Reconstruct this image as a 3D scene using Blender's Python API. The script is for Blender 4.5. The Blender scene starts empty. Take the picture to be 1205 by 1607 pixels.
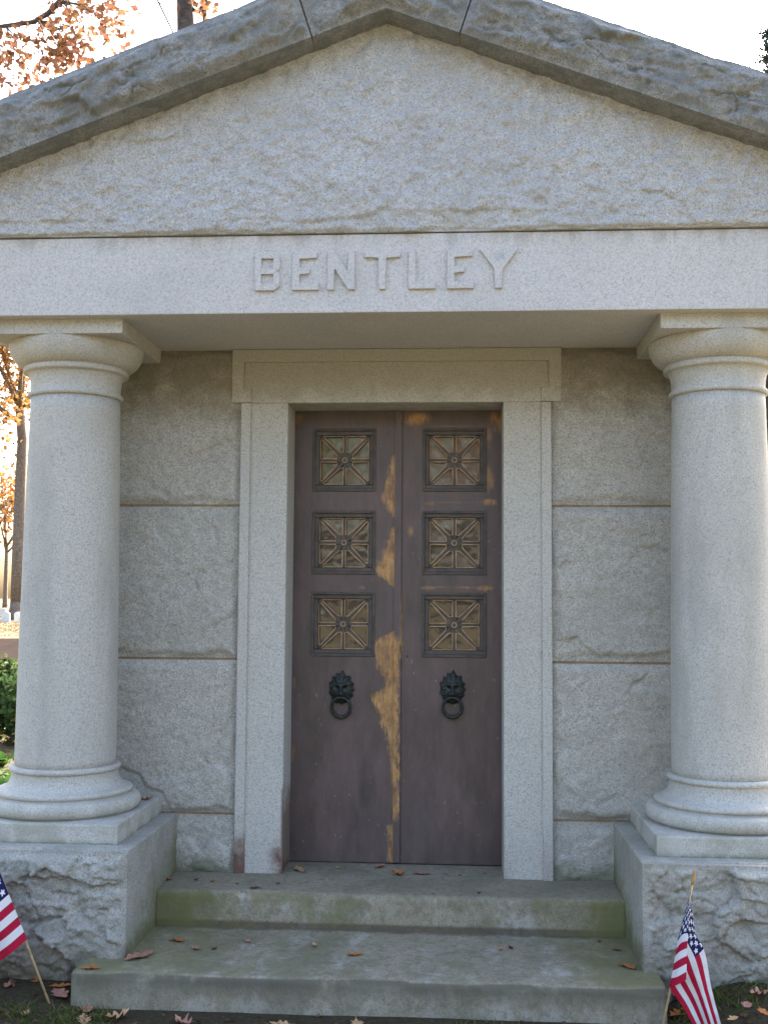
import bpy, bmesh, math, random
import numpy as np
from mathutils import Vector, Matrix

# ------------------------------------------------------------------ camera, sky, sun, exposure
SC = bpy.context.scene
COL = SC.collection
F_PX, YAW, PITCH, ROLL = 1752.3, .066, .0764, .0069
CAM = np.array([.2831, -4.977, 1.2191])
_cy, _sy, _cp, _sp = math.cos(YAW), math.sin(YAW), math.cos(PITCH), math.sin(PITCH)
FWD = np.array([-_sy*_cp, _cy*_cp, _sp]); _r = np.array([_cy, _sy, 0]); _u = np.cross(_r, FWD)
RIGHT = math.cos(ROLL)*_r + math.sin(ROLL)*_u
UP = -math.sin(ROLL)*_r + math.cos(ROLL)*_u
cam = bpy.data.cameras.new('camera'); camo = bpy.data.objects.new('camera', cam); COL.objects.link(camo)
cam.sensor_fit = 'HORIZONTAL'; cam.sensor_width = 36; cam.lens = F_PX/1205*36
cam.clip_start = .05; cam.clip_end = 2000
camo.matrix_world = Matrix([[RIGHT[i], UP[i], -FWD[i], CAM[i]] for i in range(3)] + [[0, 0, 0, 1]])
SC.camera = camo

SUN_AZ, SUN_EL = math.radians(20), math.radians(31)       # azimuth from +Y towards +X
sun_dir = Vector((math.sin(SUN_AZ)*math.cos(SUN_EL), math.cos(SUN_AZ)*math.cos(SUN_EL), math.sin(SUN_EL)))
W = bpy.data.worlds.new('World'); SC.world = W; W.use_nodes = True
wt = W.node_tree; wt.nodes.clear()
sky = wt.nodes.new('ShaderNodeTexSky'); sky.sky_type = 'NISHITA'; sky.sun_disc = False
sky.sun_elevation = SUN_EL; sky.sun_rotation = SUN_AZ
sky.air_density = 1.0; sky.dust_density = 6.3; sky.ozone_density = .65
bg = wt.nodes.new('ShaderNodeBackground'); bg.inputs['Strength'].default_value = .15
wo = wt.nodes.new('ShaderNodeOutputWorld')
wt.links.new(sky.outputs[0], bg.inputs[0]); wt.links.new(bg.outputs[0], wo.inputs[0])
sl = bpy.data.lights.new('sun', 'SUN'); sl.energy = 3.0; sl.angle = math.radians(.5); sl.color = (1, .93, .82)
so = bpy.data.objects.new('sun', sl); COL.objects.link(so)
so.rotation_euler = (-sun_dir).to_track_quat('-Z', 'Y').to_euler(); so.location = (6, 20, 20)
SC.view_settings.view_transform = 'Standard'; SC.view_settings.look = 'None'
SC.view_settings.exposure = 2.74; SC.view_settings.gamma = 1

def ray(u, v): return (u-602.5)/F_PX*RIGHT - (v-803.5)/F_PX*UP + FWD
def at_y(u, v, Y): d = ray(u, v); return CAM + d*(Y-CAM[1])/d[1]
def at_z(u, v, Z): d = ray(u, v); return CAM + d*(Z-CAM[2])/d[2]

# ------------------------------------------------------------------ numpy noise
def _hash(ix, iy, seed):
    h = (ix.astype(np.int64)*374761393 + iy.astype(np.int64)*668265263 + seed*1442695041) & 0xffffffff
    h = ((h ^ (h >> 13))*1274126177) & 0xffffffff
    h = h ^ (h >> 16)
    return (h & 0xffff)/65535.0
def vnoise(x, y, seed=0):
    ix, iy = np.floor(x), np.floor(y); fx, fy = x-ix, y-iy
    fx = fx*fx*fx*(fx*(fx*6-15)+10); fy = fy*fy*fy*(fy*(fy*6-15)+10)
    a = _hash(ix, iy, seed); b = _hash(ix+1, iy, seed); c = _hash(ix, iy+1, seed); d = _hash(ix+1, iy+1, seed)
    return (a+(b-a)*fx + (c-a)*fy + (a-b-c+d)*fx*fy)*2-1
def fbm(x, y, seed=0, oct=4, gain=.5):
    s = 0; a = 1; f = 1; t = 0
    for o in range(oct):
        s = s + a*vnoise(x*f+o*17.3, y*f-o*9.1, seed+o*31); t += a; a *= gain; f *= 2.03
    return s/t
def sstep(a, b, x):
    t = np.clip((x-a)/(b-a), 0, 1); return t*t*(3-2*t)
def facets(x, y, size, seed, warp=.35, ax=1.0):
    """broken-stone facets: tilted planes in warped cells, with small cliffs between them"""
    xx = x + size*warp*fbm(x/size*1.3, y/size*1.3, seed+5, 3); yy = y + size*warp*fbm(x/size*1.3+40, y/size*1.3, seed+6, 3)
    xx = xx/ax
    gx, gy = np.floor(xx/size), np.floor(yy/size)
    best = np.full(x.shape, 1e9); out = np.zeros(x.shape)
    for dx in (-1, 0, 1):
        for dy in (-1, 0, 1):
            cx, cy = gx+dx, gy+dy
            px = (cx+_hash(cx, cy, seed+1))*size; py = (cy+_hash(cx, cy, seed+2))*size
            ddx, ddy = xx-px, yy-py; d = ddx*ddx+ddy*ddy
            h = (_hash(cx, cy, seed+3)-.5) + (_hash(cx, cy, seed+4)-.5)*1.6*ddx/size + (_hash(cx, cy, seed+7)-.5)*1.6*ddy/size
            m = d < best; best = np.where(m, d, best); out = np.where(m, h, out)
    return out
def conch(x, y, size, seed, warp=.3, ax=1.0):
    """shell-shaped fracture scallops: hollow bowls that meet in sharp ridges"""
    xx = (x + size*warp*fbm(x/size*1.6, y/size*1.6, seed+5, 3))/ax; yy = y + size*warp*fbm(x/size*1.6+40, y/size*1.6, seed+6, 3)
    gx, gy = np.floor(xx/size), np.floor(yy/size); best = np.full(x.shape, 1e9)
    for dx in (-1, 0, 1):
        for dy in (-1, 0, 1):
            cx, cy = gx+dx, gy+dy; px = (cx+_hash(cx, cy, seed+1))*size; py = (cy+_hash(cx, cy, seed+2))*size
            best = np.minimum(best, ((xx-px)**2+(yy-py)**2)/size**2 + .55*_hash(cx, cy, seed+3))
    return np.minimum(best, 1.3)-.45
def cracks(x, y, size, seed, width, ax=1.8, thr=.05):
    """narrow broken ledges: valley where two warped cells meet, present only in places"""
    xx = (x + size*.55*fbm(x/size*1.5, y/size*1.5, seed+5, 4))/ax; yy = y + size*.55*fbm(x/size*1.5+40, y/size*1.5, seed+6, 4)
    gx, gy = np.floor(xx/size), np.floor(yy/size); f1 = np.full(x.shape, 1e9); f2 = f1.copy()
    for dx in (-1, 0, 1):
        for dy in (-1, 0, 1):
            cx, cy = gx+dx, gy+dy; d = np.hypot(xx-(cx+_hash(cx, cy, seed+1))*size, yy-(cy+_hash(cx, cy, seed+2))*size)
            f2 = np.where(d < f1, f1, np.minimum(f2, d)); f1 = np.minimum(f1, d)
    return np.exp(-((f2-f1)/width)**2)*sstep(thr, thr+.25, fbm(x/size*.8, y/size*.8+5, seed+8, 3))
def blur(h, n=1):
    for _ in range(n):
        p = np.pad(h, 1, mode='edge')
        h = (p[1:-1, 1:-1]*4 + p[:-2, 1:-1]*2 + p[2:, 1:-1]*2 + p[1:-1, :-2]*2 + p[1:-1, 2:]*2 + p[:-2, :-2]+p[2:, 2:]+p[:-2, 2:]+p[2:, :-2])/16
    return h

# ------------------------------------------------------------------ node helpers
class NT:
    def __init__(s, name):
        s.m = bpy.data.materials.new(name); s.m.use_nodes = True; s.t = s.m.node_tree; s.t.nodes.clear()
        s.out = s.t.nodes.new('ShaderNodeOutputMaterial'); s._pos = None
    def n(s, k): return s.t.nodes.new(k)
    def set(s, sock, v):
        if hasattr(v, 'is_output') or isinstance(v, bpy.types.NodeSocket): s.t.links.new(v, sock)
        else:
            if isinstance(v, (tuple, list)) and len(v) == 3 and sock.type == 'RGBA': v = (*v, 1)
            sock.default_value = v
    def pos(s):
        if s._pos is None: s._pos = s.n('ShaderNodeNewGeometry').outputs['Position']
        return s._pos
    def obj(s): return s.n('ShaderNodeTexCoord').outputs['Object']
    def uv(s): return s.n('ShaderNodeTexCoord').outputs['UV']
    def sep(s, v):
        q = s.n('ShaderNodeSeparateXYZ'); s.set(q.inputs[0], v); return q.outputs
    def comb(s, x, y, z):
        q = s.n('ShaderNodeCombineXYZ'); s.set(q.inputs[0], x); s.set(q.inputs[1], y); s.set(q.inputs[2], z); return q.outputs[0]
    def scale(s, v, xyz):
        q = s.n('ShaderNodeVectorMath'); q.operation = 'MULTIPLY'; s.set(q.inputs[0], v); q.inputs[1].default_value = xyz; return q.outputs[0]
    def ma(s, op, a, b=0.0, c=0.0, clamp=False):
        q = s.n('ShaderNodeMath'); q.operation = op; q.use_clamp = clamp
        s.set(q.inputs[0], a); s.set(q.inputs[1], b); s.set(q.inputs[2], c); return q.outputs[0]
    def noise(s, scale, detail=3, rough=.55, vec=None, dist=0.0):
        q = s.n('ShaderNodeTexNoise'); s.set(q.inputs['Vector'], vec if vec is not None else s.pos())
        q.inputs['Scale'].default_value = scale; q.inputs['Detail'].default_value = detail; q.inputs['Roughness'].default_value = rough
        q.inputs['Distortion'].default_value = dist; return q.outputs['Fac']
    def voro(s, scale, vec=None, out='Distance'):
        q = s.n('ShaderNodeTexVoronoi'); s.set(q.inputs['Vector'], vec if vec is not None else s.pos()); q.inputs['Scale'].default_value = scale; return q.outputs[out]
    def ss(s, x, a, b):            # smoothstep mask
        q = s.n('ShaderNodeMapRange'); q.interpolation_type = 'SMOOTHSTEP'; s.set(q.inputs[0], x)
        if a <= b:
            q.inputs[1].default_value = a; q.inputs[2].default_value = b; q.inputs[3].default_value = 0; q.inputs[4].default_value = 1
        else:
            q.inputs[1].default_value = b; q.inputs[2].default_value = a; q.inputs[3].default_value = 1; q.inputs[4].default_value = 0
        return q.outputs[0]
    def mix(s, f, a, b, mode='MIX'):
        q = s.n('ShaderNodeMix'); q.data_type = 'RGBA'; q.blend_type = mode
        s.set(q.inputs[0], f); s.set(q.inputs[6], a); s.set(q.inputs[7], b); return q.outputs[2]
    def ramp(s, f, stops):
        q = s.n('ShaderNodeValToRGB'); s.set(q.inputs[0], f); e = q.color_ramp.elements
        while len(e) < len(stops): e.new(.5)
        for i, (p, c) in enumerate(stops): e[i].position = p; e[i].color = (*c, 1)
        return q.outputs[0]
    def curve(s, x, pts):
        q = s.n('ShaderNodeFloatCurve'); s.set(q.inputs['Value'], x); c = q.mapping.curves[0]
        while len(c.points) < len(pts): c.points.new(.5, .5)
        for i, (a, b) in enumerate(pts): c.points[i].location = (a, b); c.points[i].handle_type = 'VECTOR'
        q.mapping.update(); return q.outputs[0]
    def bump(s, h, strength=.3, dist=.01):
        q = s.n('ShaderNodeBump'); s.set(q.inputs['Height'], h); q.inputs['Strength'].default_value = strength; q.inputs['Distance'].default_value = dist; return q.outputs[0]
    def pbsdf(s, col, rough=.8, metal=0.0, nrm=None, spec=.3):
        q = s.n('ShaderNodeBsdfPrincipled'); s.set(q.inputs['Base Color'], col); s.set(q.inputs['Roughness'], rough)
        s.set(q.inputs['Metallic'], metal); q.inputs['Specular IOR Level'].default_value = spec
        if nrm is not None: s.set(q.inputs['Normal'], nrm)
        s.t.links.new(q.outputs[0], s.out.inputs[0]); return s.m

def granite(name, base=.42, tint=(1, 1, 1.0), contrast=1.0, blotch=.12, bump=.35, grime=None, extra=None, mottle=0.):
    k = NT(name); c = lambda f: tuple(base*f*t for t in tint)
    sp = k.noise(135, 3, .75); sp2 = k.noise(300, 2, .6)
    g = k.ma('ADD', k.ma('MULTIPLY', sp, .62), k.ma('MULTIPLY', sp2, .38))
    lo = 1-.42*contrast; hi = 1+.30*contrast
    col = k.ramp(g, [(.34, c(lo*.8)), (.46, c(1-.10*contrast)), (.54, c(1+.03*contrast)), (.66, c(hi))])
    # black mica grains
    v = k.voro(210, out='Color'); q = k.sep(v)[0]
    col = k.mix(k.ma('MULTIPLY', k.ss(q, .86, .92), .45*contrast), col, c(.35))
    big = k.noise(2.3, 5, .6)
    col = k.mix(k.ma('MULTIPLY', k.ss(big, .42, .68), blotch*2.2), col, c(.62))
    warm = k.noise(1.1, 4, .6, vec=k.scale(k.pos(), (1.3, 1, .5)))
    col = k.mix(k.ma('MULTIPLY', k.ss(warm, .5, .75), .35), col, tuple(a*b for a, b in zip(c(.9), (1.06, 1.0, .86))))
    if mottle: col = k.mix(k.ma('MULTIPLY', k.ss(k.noise(26, 5, .7, dist=.6), .44, .62), mottle), col, c(.60))
    if grime:          # (colour, strength, scale)
        gc, gs, gsc = grime
        m = k.noise(gsc, 6, .68, dist=.4); col = k.mix(k.ma('MULTIPLY', k.ss(m, .40, .62), gs), col, gc)
    if extra: col = extra(k, col)
    h = k.ma('ADD', k.ma('MULTIPLY', k.noise(70, 4, .7), .7), k.ma('MULTIPLY', sp2, .3))
    return k.pbsdf(col, .82, 0, k.bump(h, bump, .006), .25)

# ------------------------------------------------------------------ materials
def ex_wall(k, col):
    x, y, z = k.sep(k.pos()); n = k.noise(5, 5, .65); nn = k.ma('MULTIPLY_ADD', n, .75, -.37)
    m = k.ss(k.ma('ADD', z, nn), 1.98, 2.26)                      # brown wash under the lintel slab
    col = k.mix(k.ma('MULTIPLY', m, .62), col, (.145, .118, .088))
    fleck = k.ss(k.noise(60, 2, .5), .58, .7)
    col = k.mix(k.ma('MULTIPLY', fleck, k.ma('MULTIPLY', m, .5)), col, (.30, .2, .12))
    m2 = k.ss(k.ma('ADD', z, k.ma('MULTIPLY', nn, .35)), .085, .03)     # algae at the foot
    return k.mix(k.ma('MULTIPLY', m2, .55), col, (.11, .13, .055))
def ex_casing(k, col):
    x, y, z = k.sep(k.pos()); n = k.ma('MULTIPLY_ADD', k.noise(9, 5, .65), .5, -.25); ax = k.ma('ABSOLUTE', x)
    lft = k.ss(x, .1, -.1)
    strip = k.ma('MULTIPLY', k.ss(k.ma('ADD', ax, k.ma('MULTIPLY', n, .02)), .650, .657), k.ss(k.ma('ADD', z, n), .27, .02))
    inner = k.ma('MULTIPLY', k.ss(k.ma('ADD', ax, k.ma('MULTIPLY', n, .12)), .56, .49), k.ss(k.ma('ADD', z, n), .17, .0))
    thin = k.ma('MULTIPLY', k.ss(ax, .500, .489), k.ss(k.ma('ADD', z, n), .42, .25))
    m = k.ma('MAXIMUM', k.ma('MAXIMUM', strip, inner), k.ma('MULTIPLY', thin, .8))
    m = k.ma('MULTIPLY', m, k.ma('MULTIPLY_ADD', lft, .72, .22))
    col = k.mix(m, col, (.13, .065, .042))
    up = k.ss(k.ma('ADD', z, n), 2.03, 2.2)
    return k.mix(k.ma('MULTIPLY', up, .5), col, (.27, .245, .205))
def ex_step(k, col):
    x, y, z = k.sep(k.pos()); ax = k.ma('ABSOLUTE', x)
    n = k.noise(4.0, 6, .65); n2 = k.noise(16, 4, .6); st = k.noise(5, 6, .7, vec=k.scale(k.pos(), (1.6, 1, .9)), dist=.5)
    riser = k.ma('MULTIPLY', k.ss(z, .002, -.012), k.ss(z, -.150, -.138))     # only the upper riser carries moss
    ends = k.ss(k.ma('ADD', ax, k.ma('MULTIPLY_ADD', n, .9, -.45)), .55, .85)
    low = k.ma('MULTIPLY', k.ss(k.ma('ADD', k.ma('ADD', n, k.ma('MULTIPLY', n2, .6)), k.ma('MULTIPLY', x, -.22)), .74, 1.0), .55)
    moss = k.ma('MULTIPLY', riser, k.ma('MAXIMUM', ends, low))
    white = k.ma('MULTIPLY', k.ss(k.ma('ADD', st, k.ma('MULTIPLY', k.ss(z, -.20, -.25), .10)), .50, .66), k.ma('MULTIPLY', k.ss(z, -.004, -.02), k.ma('MULTIPLY_ADD', k.ss(z, -.15, -.14), .18, .30)))
    col = k.mix(white, col, (.46, .46, .43))
    col = k.mix(k.ma('MULTIPLY', k.ss(n, .42, .62), .5), col, (.155, .150, .105)); grit = k.noise(38, 6, .75, dist=.3); col = k.mix(k.ma('MULTIPLY', k.ss(grit, .46, .62), .5), col, (.12, .11, .08))
    soil = k.ma('MULTIPLY', k.ma('MULTIPLY', k.ss(z, -.150, -.141), k.ss(z, -.11, -.125)), k.ss(k.ma('ADD', y, k.ma('MULTIPLY_ADD', n2, .10, -.05)), -.345, -.31)); col = k.mix(k.ma('MULTIPLY', soil, .75), col, (.075, .055, .035))  # last mix: dark brown band where the tread meets the upper riser
    col = k.mix(k.ma('MULTIPLY', moss, k.ma('MULTIPLY_ADD', n2, .7, .45)), col, (.150, .145, .055))
    drip = k.ma('MULTIPLY', k.ss(z, -.235, -.150), k.ma('MULTIPLY', k.ss(z, -.144, -.15), k.ss(k.noise(6, 4, .6, vec=k.scale(k.pos(), (1, 1, .6)), dist=.6), .28, .5)))
    return k.mix(k.ma('MULTIPLY', drip, .9), col, (.105, .095, .068))
def ex_ped(k, col):
    x, y, z = k.sep(k.pos()); ax = k.ma('ABSOLUTE', x); n = k.ma('MULTIPLY_ADD', k.noise(7, 5, .65), .5, -.25)
    side = k.ss(ax, .972, .967)
    m = k.ma('MULTIPLY', side, k.ss(k.ma('ADD', k.ma('ADD', z, n), k.ma('MULTIPLY', y, -.35)), .27, -.02))
    col = k.mix(k.ma('MULTIPLY', m, .85), col, (.115, .125, .03))
    base = k.ss(k.ma('ADD', z, n), -.03, -.20)
    return k.mix(k.ma('MULTIPLY', base, .62), col, (.12, .105, .07))
def ex_col(k, col):
    x, y, z = k.sep(k.pos()); n = k.noise(8, 6, .68); n2 = k.noise(2.2, 5, .6, vec=k.scale(k.pos(), (2.5, 2.5, .6)))
    low = k.ma('MULTIPLY', k.ss(z, .50, .26), k.ss(n, .42, .62)); col = k.mix(k.ma('MULTIPLY', low, .5), col, (.23, .235, .16))
    edge = k.ma('MULTIPLY', k.ss(z, .275, .252), k.ss(n, .36, .55)); col = k.mix(k.ma('MULTIPLY', edge, .6), col, (.16, .17, .09))
    return k.mix(k.ma('MULTIPLY', k.ss(n2, .50, .68), .42), col, (.31, .305, .275))
def ex_arch(k, col):
    x, y, z = k.sep(k.pos()); st = k.noise(6, 5, .65, vec=k.scale(k.pos(), (2.2, 1, .25))); big = k.noise(1.6, 5, .6)
    drip = k.ma('MULTIPLY', k.ss(k.ma('ADD', z, k.ma('MULTIPLY_ADD', st, .16, -.08)), 2.60, 2.67), k.ss(st, .42, .62))
    col = k.mix(k.ma('MULTIPLY', drip, .45), col, (.26, .25, .21))
    return k.mix(k.ma('MULTIPLY', k.ss(big, .5, .7), .22), col, (.36, .345, .33))
M = {}
M['dressed'] = granite('dressed granite', .51, (1.03, .995, .98), .7, .08, .28, extra=ex_arch)
M['column'] = granite('column granite', .46, (1.04, 1.0, .92), .8, .12, .26, extra=ex_col)
M['casing'] = granite('casing granite', .47, (1.04, 1.0, .91), .9, .08, .28, extra=ex_casing)
M['tympanum'] = granite('rock faced granite', .47, (1.0, .995, 1.0), 1.15, .12, 1.0, mottle=.34)
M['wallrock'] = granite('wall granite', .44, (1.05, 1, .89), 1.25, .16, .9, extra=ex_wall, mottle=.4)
M['cornice'] = granite('weathered cornice granite', .265, (1.01, 1.0, .97), 1.3, .2, .9, grime=((.11, .118, .112), .55, 14))
M['pedestal'] = granite('pedestal granite', .38, (1.04, 1, .91), 1.1, .16, .5, grime=((.2, .2, .16), .4, 7), extra=ex_ped)
M['step'] = granite('stained step stone', .26, (1.12, .98, .72), .8, .25, .5, extra=ex_step)
def simple(name, col, rough=.8, metal=0., var=.25, scale=30, bump=.2, spec=.3):
    k = NT(name); n = k.noise(scale, 4, .6)
    c = k.ramp(n, [(.3, tuple(a*(1-var) for a in col)), (.7, tuple(min(1, a*(1+var)) for a in col))])
    return k.pbsdf(c, rough, metal, k.bump(n, bump, .004), spec)
M['mortar'] = simple('buff mortar', (.27, .19, .12), .95, var=.3)
M['dark'] = simple('interior stone', (.12, .11, .10), .9)
M['roof'] = granite('roof granite', .36, (1, 1, .96), .8, .2, .4)
def door_mat():
    k = NT('patinated bronze door'); x, y, z = k.sep(k.pos())
    n = k.noise(14, 5, .65); n2 = k.noise(5, 5, .6, vec=k.scale(k.pos(), (3, 3, 1))); fine = k.noise(90, 3, .6)
    jag = k.ma('ADD', k.ma('MULTIPLY_ADD', k.noise(26, 6, .75, vec=k.scale(k.pos(), (2.2, 1, .7))), .11, -.055), k.ma('MULTIPLY_ADD', k.noise(120, 3, .7, vec=k.scale(k.pos(), (1.5, 1, .35))), .03, -.015))
    col = k.ramp(n2, [(.28, (.066, .052, .050)), (.5, (.098, .070, .067)), (.70, (.132, .090, .084))])
    green = k.ss(k.noise(3, 5, .6), .5, .72); col = k.mix(k.ma('MULTIPLY', green, .4), col, (.075, .075, .068))
    streak = k.ss(k.noise(40, 3, .6, vec=k.scale(k.pos(), (1, 1, .12))), .62, .72)
    col = k.mix(k.ma('MULTIPLY', streak, .25), col, (.16, .13, .12))
    WMAX = .14
    pts = [(0, 0), (.02, .02), (.09, .018), (.17, .022), (.185, 0), (.20, 0), (.30, .006), (.40, .008), (.5, .014), (.58, .024), (.62, .048), (.68, .072), (.73, .088), (.77, .102), (.80, .045), (.84, .038),
           (.88, .07), (.92, .075), (.96, .092), (.99, .10), (1.03, .068), (1.065, 0), (1.265, 0), (1.29, .03), (1.32, .07), (1.36, .082), (1.42, .062), (1.48, .036), (1.53, .012), (1.56, 0), (1.59, 0), (1.62, .032),
           (1.66, .048), (1.71, .058), (1.75, .042), (1.80, .026), (1.88, .01), (1.9, 0), (2.1, 0)]
    w = k.curve(k.ma('DIVIDE', z, 2.1), [(a/2.1, b/WMAX) for a, b in pts]); w = k.ma('MULTIPLY', w, WMAX)
    dleft = k.ma('SUBTRACT', -.012, x)                         # distance left of the seam
    e = k.ma('SUBTRACT', k.ma('ADD', w, k.ma('MULTIPLY', jag, k.ss(w, 0, .02))), dleft)
    leftm = k.ma('MULTIPLY', k.ss(e, -.010, .016), k.ss(x, -.008, -.012))
    leftm = k.ma('MULTIPLY', leftm, k.ss(w, .001, .006))
    stripm = k.ma('MULTIPLY', k.ma('MULTIPLY', k.ss(x, -.013, -.011), k.ss(k.ma('ADD', x, jag), .020, .008)), k.ma('MULTIPLY', k.ss(k.ma('ADD', z, jag), 1.05, 1.0), k.ss(k.ma('ADD', z, jag), .18, .24)))
    m = k.ma('MAXIMUM', leftm, stripm)
    def ell(cx, cz, rx, rz, s=1.0):
        dx = k.ma('DIVIDE', k.ma('SUBTRACT', x, cx), rx); dz = k.ma('DIVIDE', k.ma('SUBTRACT', z, cz), rz)
        d = k.ma('SQRT', k.ma('ADD', k.ma('MULTIPLY', dx, dx), k.ma('MULTIPLY', dz, dz)))
        d = k.ma('ADD', d, k.ma('MULTIPLY_ADD', jag, 16, 0)); return k.ma('MULTIPLY', k.ss(d, 1.15, .25), s)
    for a in ((.085, 2.06, .075, .035, .9), (.475, 2.05, .045, .06, .9), (.43, 1.78, .03, .07, .6), (.43, 1.665, .04, .02, .9), (.28, 1.665, .17, .007, .2), (.15, 1.66, .03, .012, .6),
              (.28, 1.268, .16, .008, .35), (.41, 1.265, .05, .014, .75), (.15, 1.265, .04, .012, .6), (.43, 1.97, .018, .08, .45), (.065, 1.53, .016, .03, .55), (-.47, 2.06, .03, .03, .5), (-.16, 1.265, .02, .01, .4), (.27, 2.025, .15, .006, .2), (-.475, .82, .012, .03, .4), (-.478, .5, .012, .05, .4), (.022, 1.1, .006, .16, .8)):
        m = k.ma('MAXIMUM', m, ell(*a))
    worn = k.ramp(n, [(.3, (.24, .125, .045)), (.5, (.42, .225, .080)), (.75, (.50, .31, .145))])
    film = k.noise(60, 5, .75, vec=k.scale(k.pos(), (1.5, 1, .22))); m = k.ma('MULTIPLY', m, k.ma('MULTIPLY_ADD', k.ss(k.ma('ADD', k.ma('MULTIPLY', film, .6), k.ma('MULTIPLY', n, .4)), .38, .58), .65, .35))
    col = k.mix(m, col, worn)
    spk = k.ss(k.noise(75, 1, .5, vec=k.scale(k.pos(), (1, 1, .5))), .74, .78); col = k.mix(k.ma('MULTIPLY', spk, .22), col, (.4, .4, .38))
    rough = k.ma('MULTIPLY_ADD', n2, .45, .22)
    return k.pbsdf(col, rough, k.ma('MULTIPLY_ADD', m, .1, .12), k.bump(k.ma('ADD', fine, k.ma('MULTIPLY', n2, 6)), .10, .004), .5)
M['door'] = door_mat()
M['bronze'] = simple('dark bronze', (.085, .073, .065), .5, .1, .3, 25, .1)
M['copper'] = simple('rubbed bronze edge', (.50, .32, .19), .5, .1, .35, 40, .1)
M['knocker'] = simple('green black bronze', (.030, .034, .030), .48, .2, .5, 60, .3)
def glass_mat():
    k = NT('old window glass'); n = k.noise(9, 2, .5)
    fr = k.n('ShaderNodeFresnel'); fr.inputs[0].default_value = 1.6
    tr = k.n('ShaderNodeBsdfTransparent'); tr.inputs[0].default_value = (.72, .66, .56, 1)
    gl = k.n('ShaderNodeBsdfGlossy'); gl.inputs['Roughness'].default_value = .04; k.set(gl.inputs['Normal'], k.bump(n, .25, .02)); gl.inputs[0].default_value = (1, 1, 1, 1)
    mx = k.n('ShaderNodeMixShader'); k.set(mx.inputs[0], k.ma('MULTIPLY', fr.outputs[0], 1.9, clamp=True))
    k.t.links.new(tr.outputs[0], mx.inputs[1]); k.t.links.new(gl.outputs[0], mx.inputs[2])
    df = k.n('ShaderNodeBsdfDiffuse'); df.inputs[0].default_value = (.20, .155, .11, 1)       # brown put into the pane in place of mirrored autumn trees
    m2 = k.n('ShaderNodeMixShader'); k.set(m2.inputs[0], k.ma('MULTIPLY_ADD', k.noise(30, 4, .6),   .45, .12)); k.t.links.new(mx.outputs[0], m2.inputs[1]); k.t.links.new(df.outputs[0], m2.inputs[2])
    k.t.links.new(m2.outputs[0], k.out.inputs[0]); return k.m
M['glass'] = glass_mat()
def leaf_mat(name, stops, trans=.45):
    k = NT(name); g = k.n('ShaderNodeNewGeometry'); c = k.ramp(g.outputs['Random Per Island'], stops)
    d = k.n('ShaderNodeBsdfDiffuse'); k.set(d.inputs[0], c); t = k.n('ShaderNodeBsdfTranslucent'); k.set(t.inputs[0], c)
    mx = k.n('ShaderNodeMixShader'); mx.inputs[0].default_value = trans
    k.t.links.new(d.outputs[0], mx.inputs[1]); k.t.links.new(t.outputs[0], mx.inputs[2]); k.t.links.new(mx.outputs[0], k.out.inputs[0]); return k.m
M['leaf_orange'] = leaf_mat('autumn oak leaves', [(0, (.20, .075, .035)), (.35, (.32, .12, .04)), (.7, (.40, .19, .06)), (1, (.26, .12, .09))], .5)
M['leaf_oak'] = leaf_mat('russet oak leaves', [(0, (.14, .062, .042)), (.35, (.20, .092, .05)), (.7, (.25, .13, .055)), (1, (.17, .09, .075))], .45)
M['leaf_yellow'] = leaf_mat('autumn yellow leaves', [(0, (.21, .115, .045)), (.5, (.27, .155, .06)), (1, (.20, .09, .04))], .5)
M['leaf_green'] = leaf_mat('broad green leaves', [(0, (.04, .10, .02)), (.6, (.07, .15, .035)), (1, (.12, .17, .05))], .35)
M['leaf_yew'] = leaf_mat('dark evergreen needles', [(0, (.018, .04, .022)), (.6, (.03, .065, .03)), (1, (.05, .08, .035))], .2)
M['leaf_shrub'] = leaf_mat('yew needles', [(0, (.045, .085, .03)), (.6, (.075, .13, .045)), (1, (.12, .15, .06))], .35)
M['leaf_spruce_hazed'] = leaf_mat('haze lightened spruce needles', [(0, (.05, .07, .075)), (1, (.09, .11, .11))], .3)  # distance haze is put into the needle colour, paler and bluer
M['grass'] = leaf_mat('lawn grass', [(0, (.05, .095, .02)), (.5, (.09, .13, .03)), (1, (.20, .17, .06))], .35)
M['litter'] = leaf_mat('leaf litter', [(0, (.16, .08, .04)), (.5, (.27, .14, .07)), (1, (.36, .2, .12))], .2)
M['debris'] = leaf_mat('rotting leaf bits', [(0, (.05, .032, .02)), (.6, (.10, .06, .035)), (1, (.16, .095, .06))], .1)
M['bark'] = simple('grey brown bark', (.17, .13, .10), .95, 0, .45, 9, .8)
M['bark_dark'] = simple('dark bark', (.075, .062, .055), .95, 0, .4, 12, .8)
M['headstone'] = simple('white marble', (.62, .60, .56), .7, 0, .12, 6, .1)
M['wood'] = simple('pale flag dowel', (.42, .30, .16), .6, 0, .25, 40, .1)
M['goldtip'] = simple('gilded wooden tip', (.40, .24, .07), .5, .2, .2, 40, .1)
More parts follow.
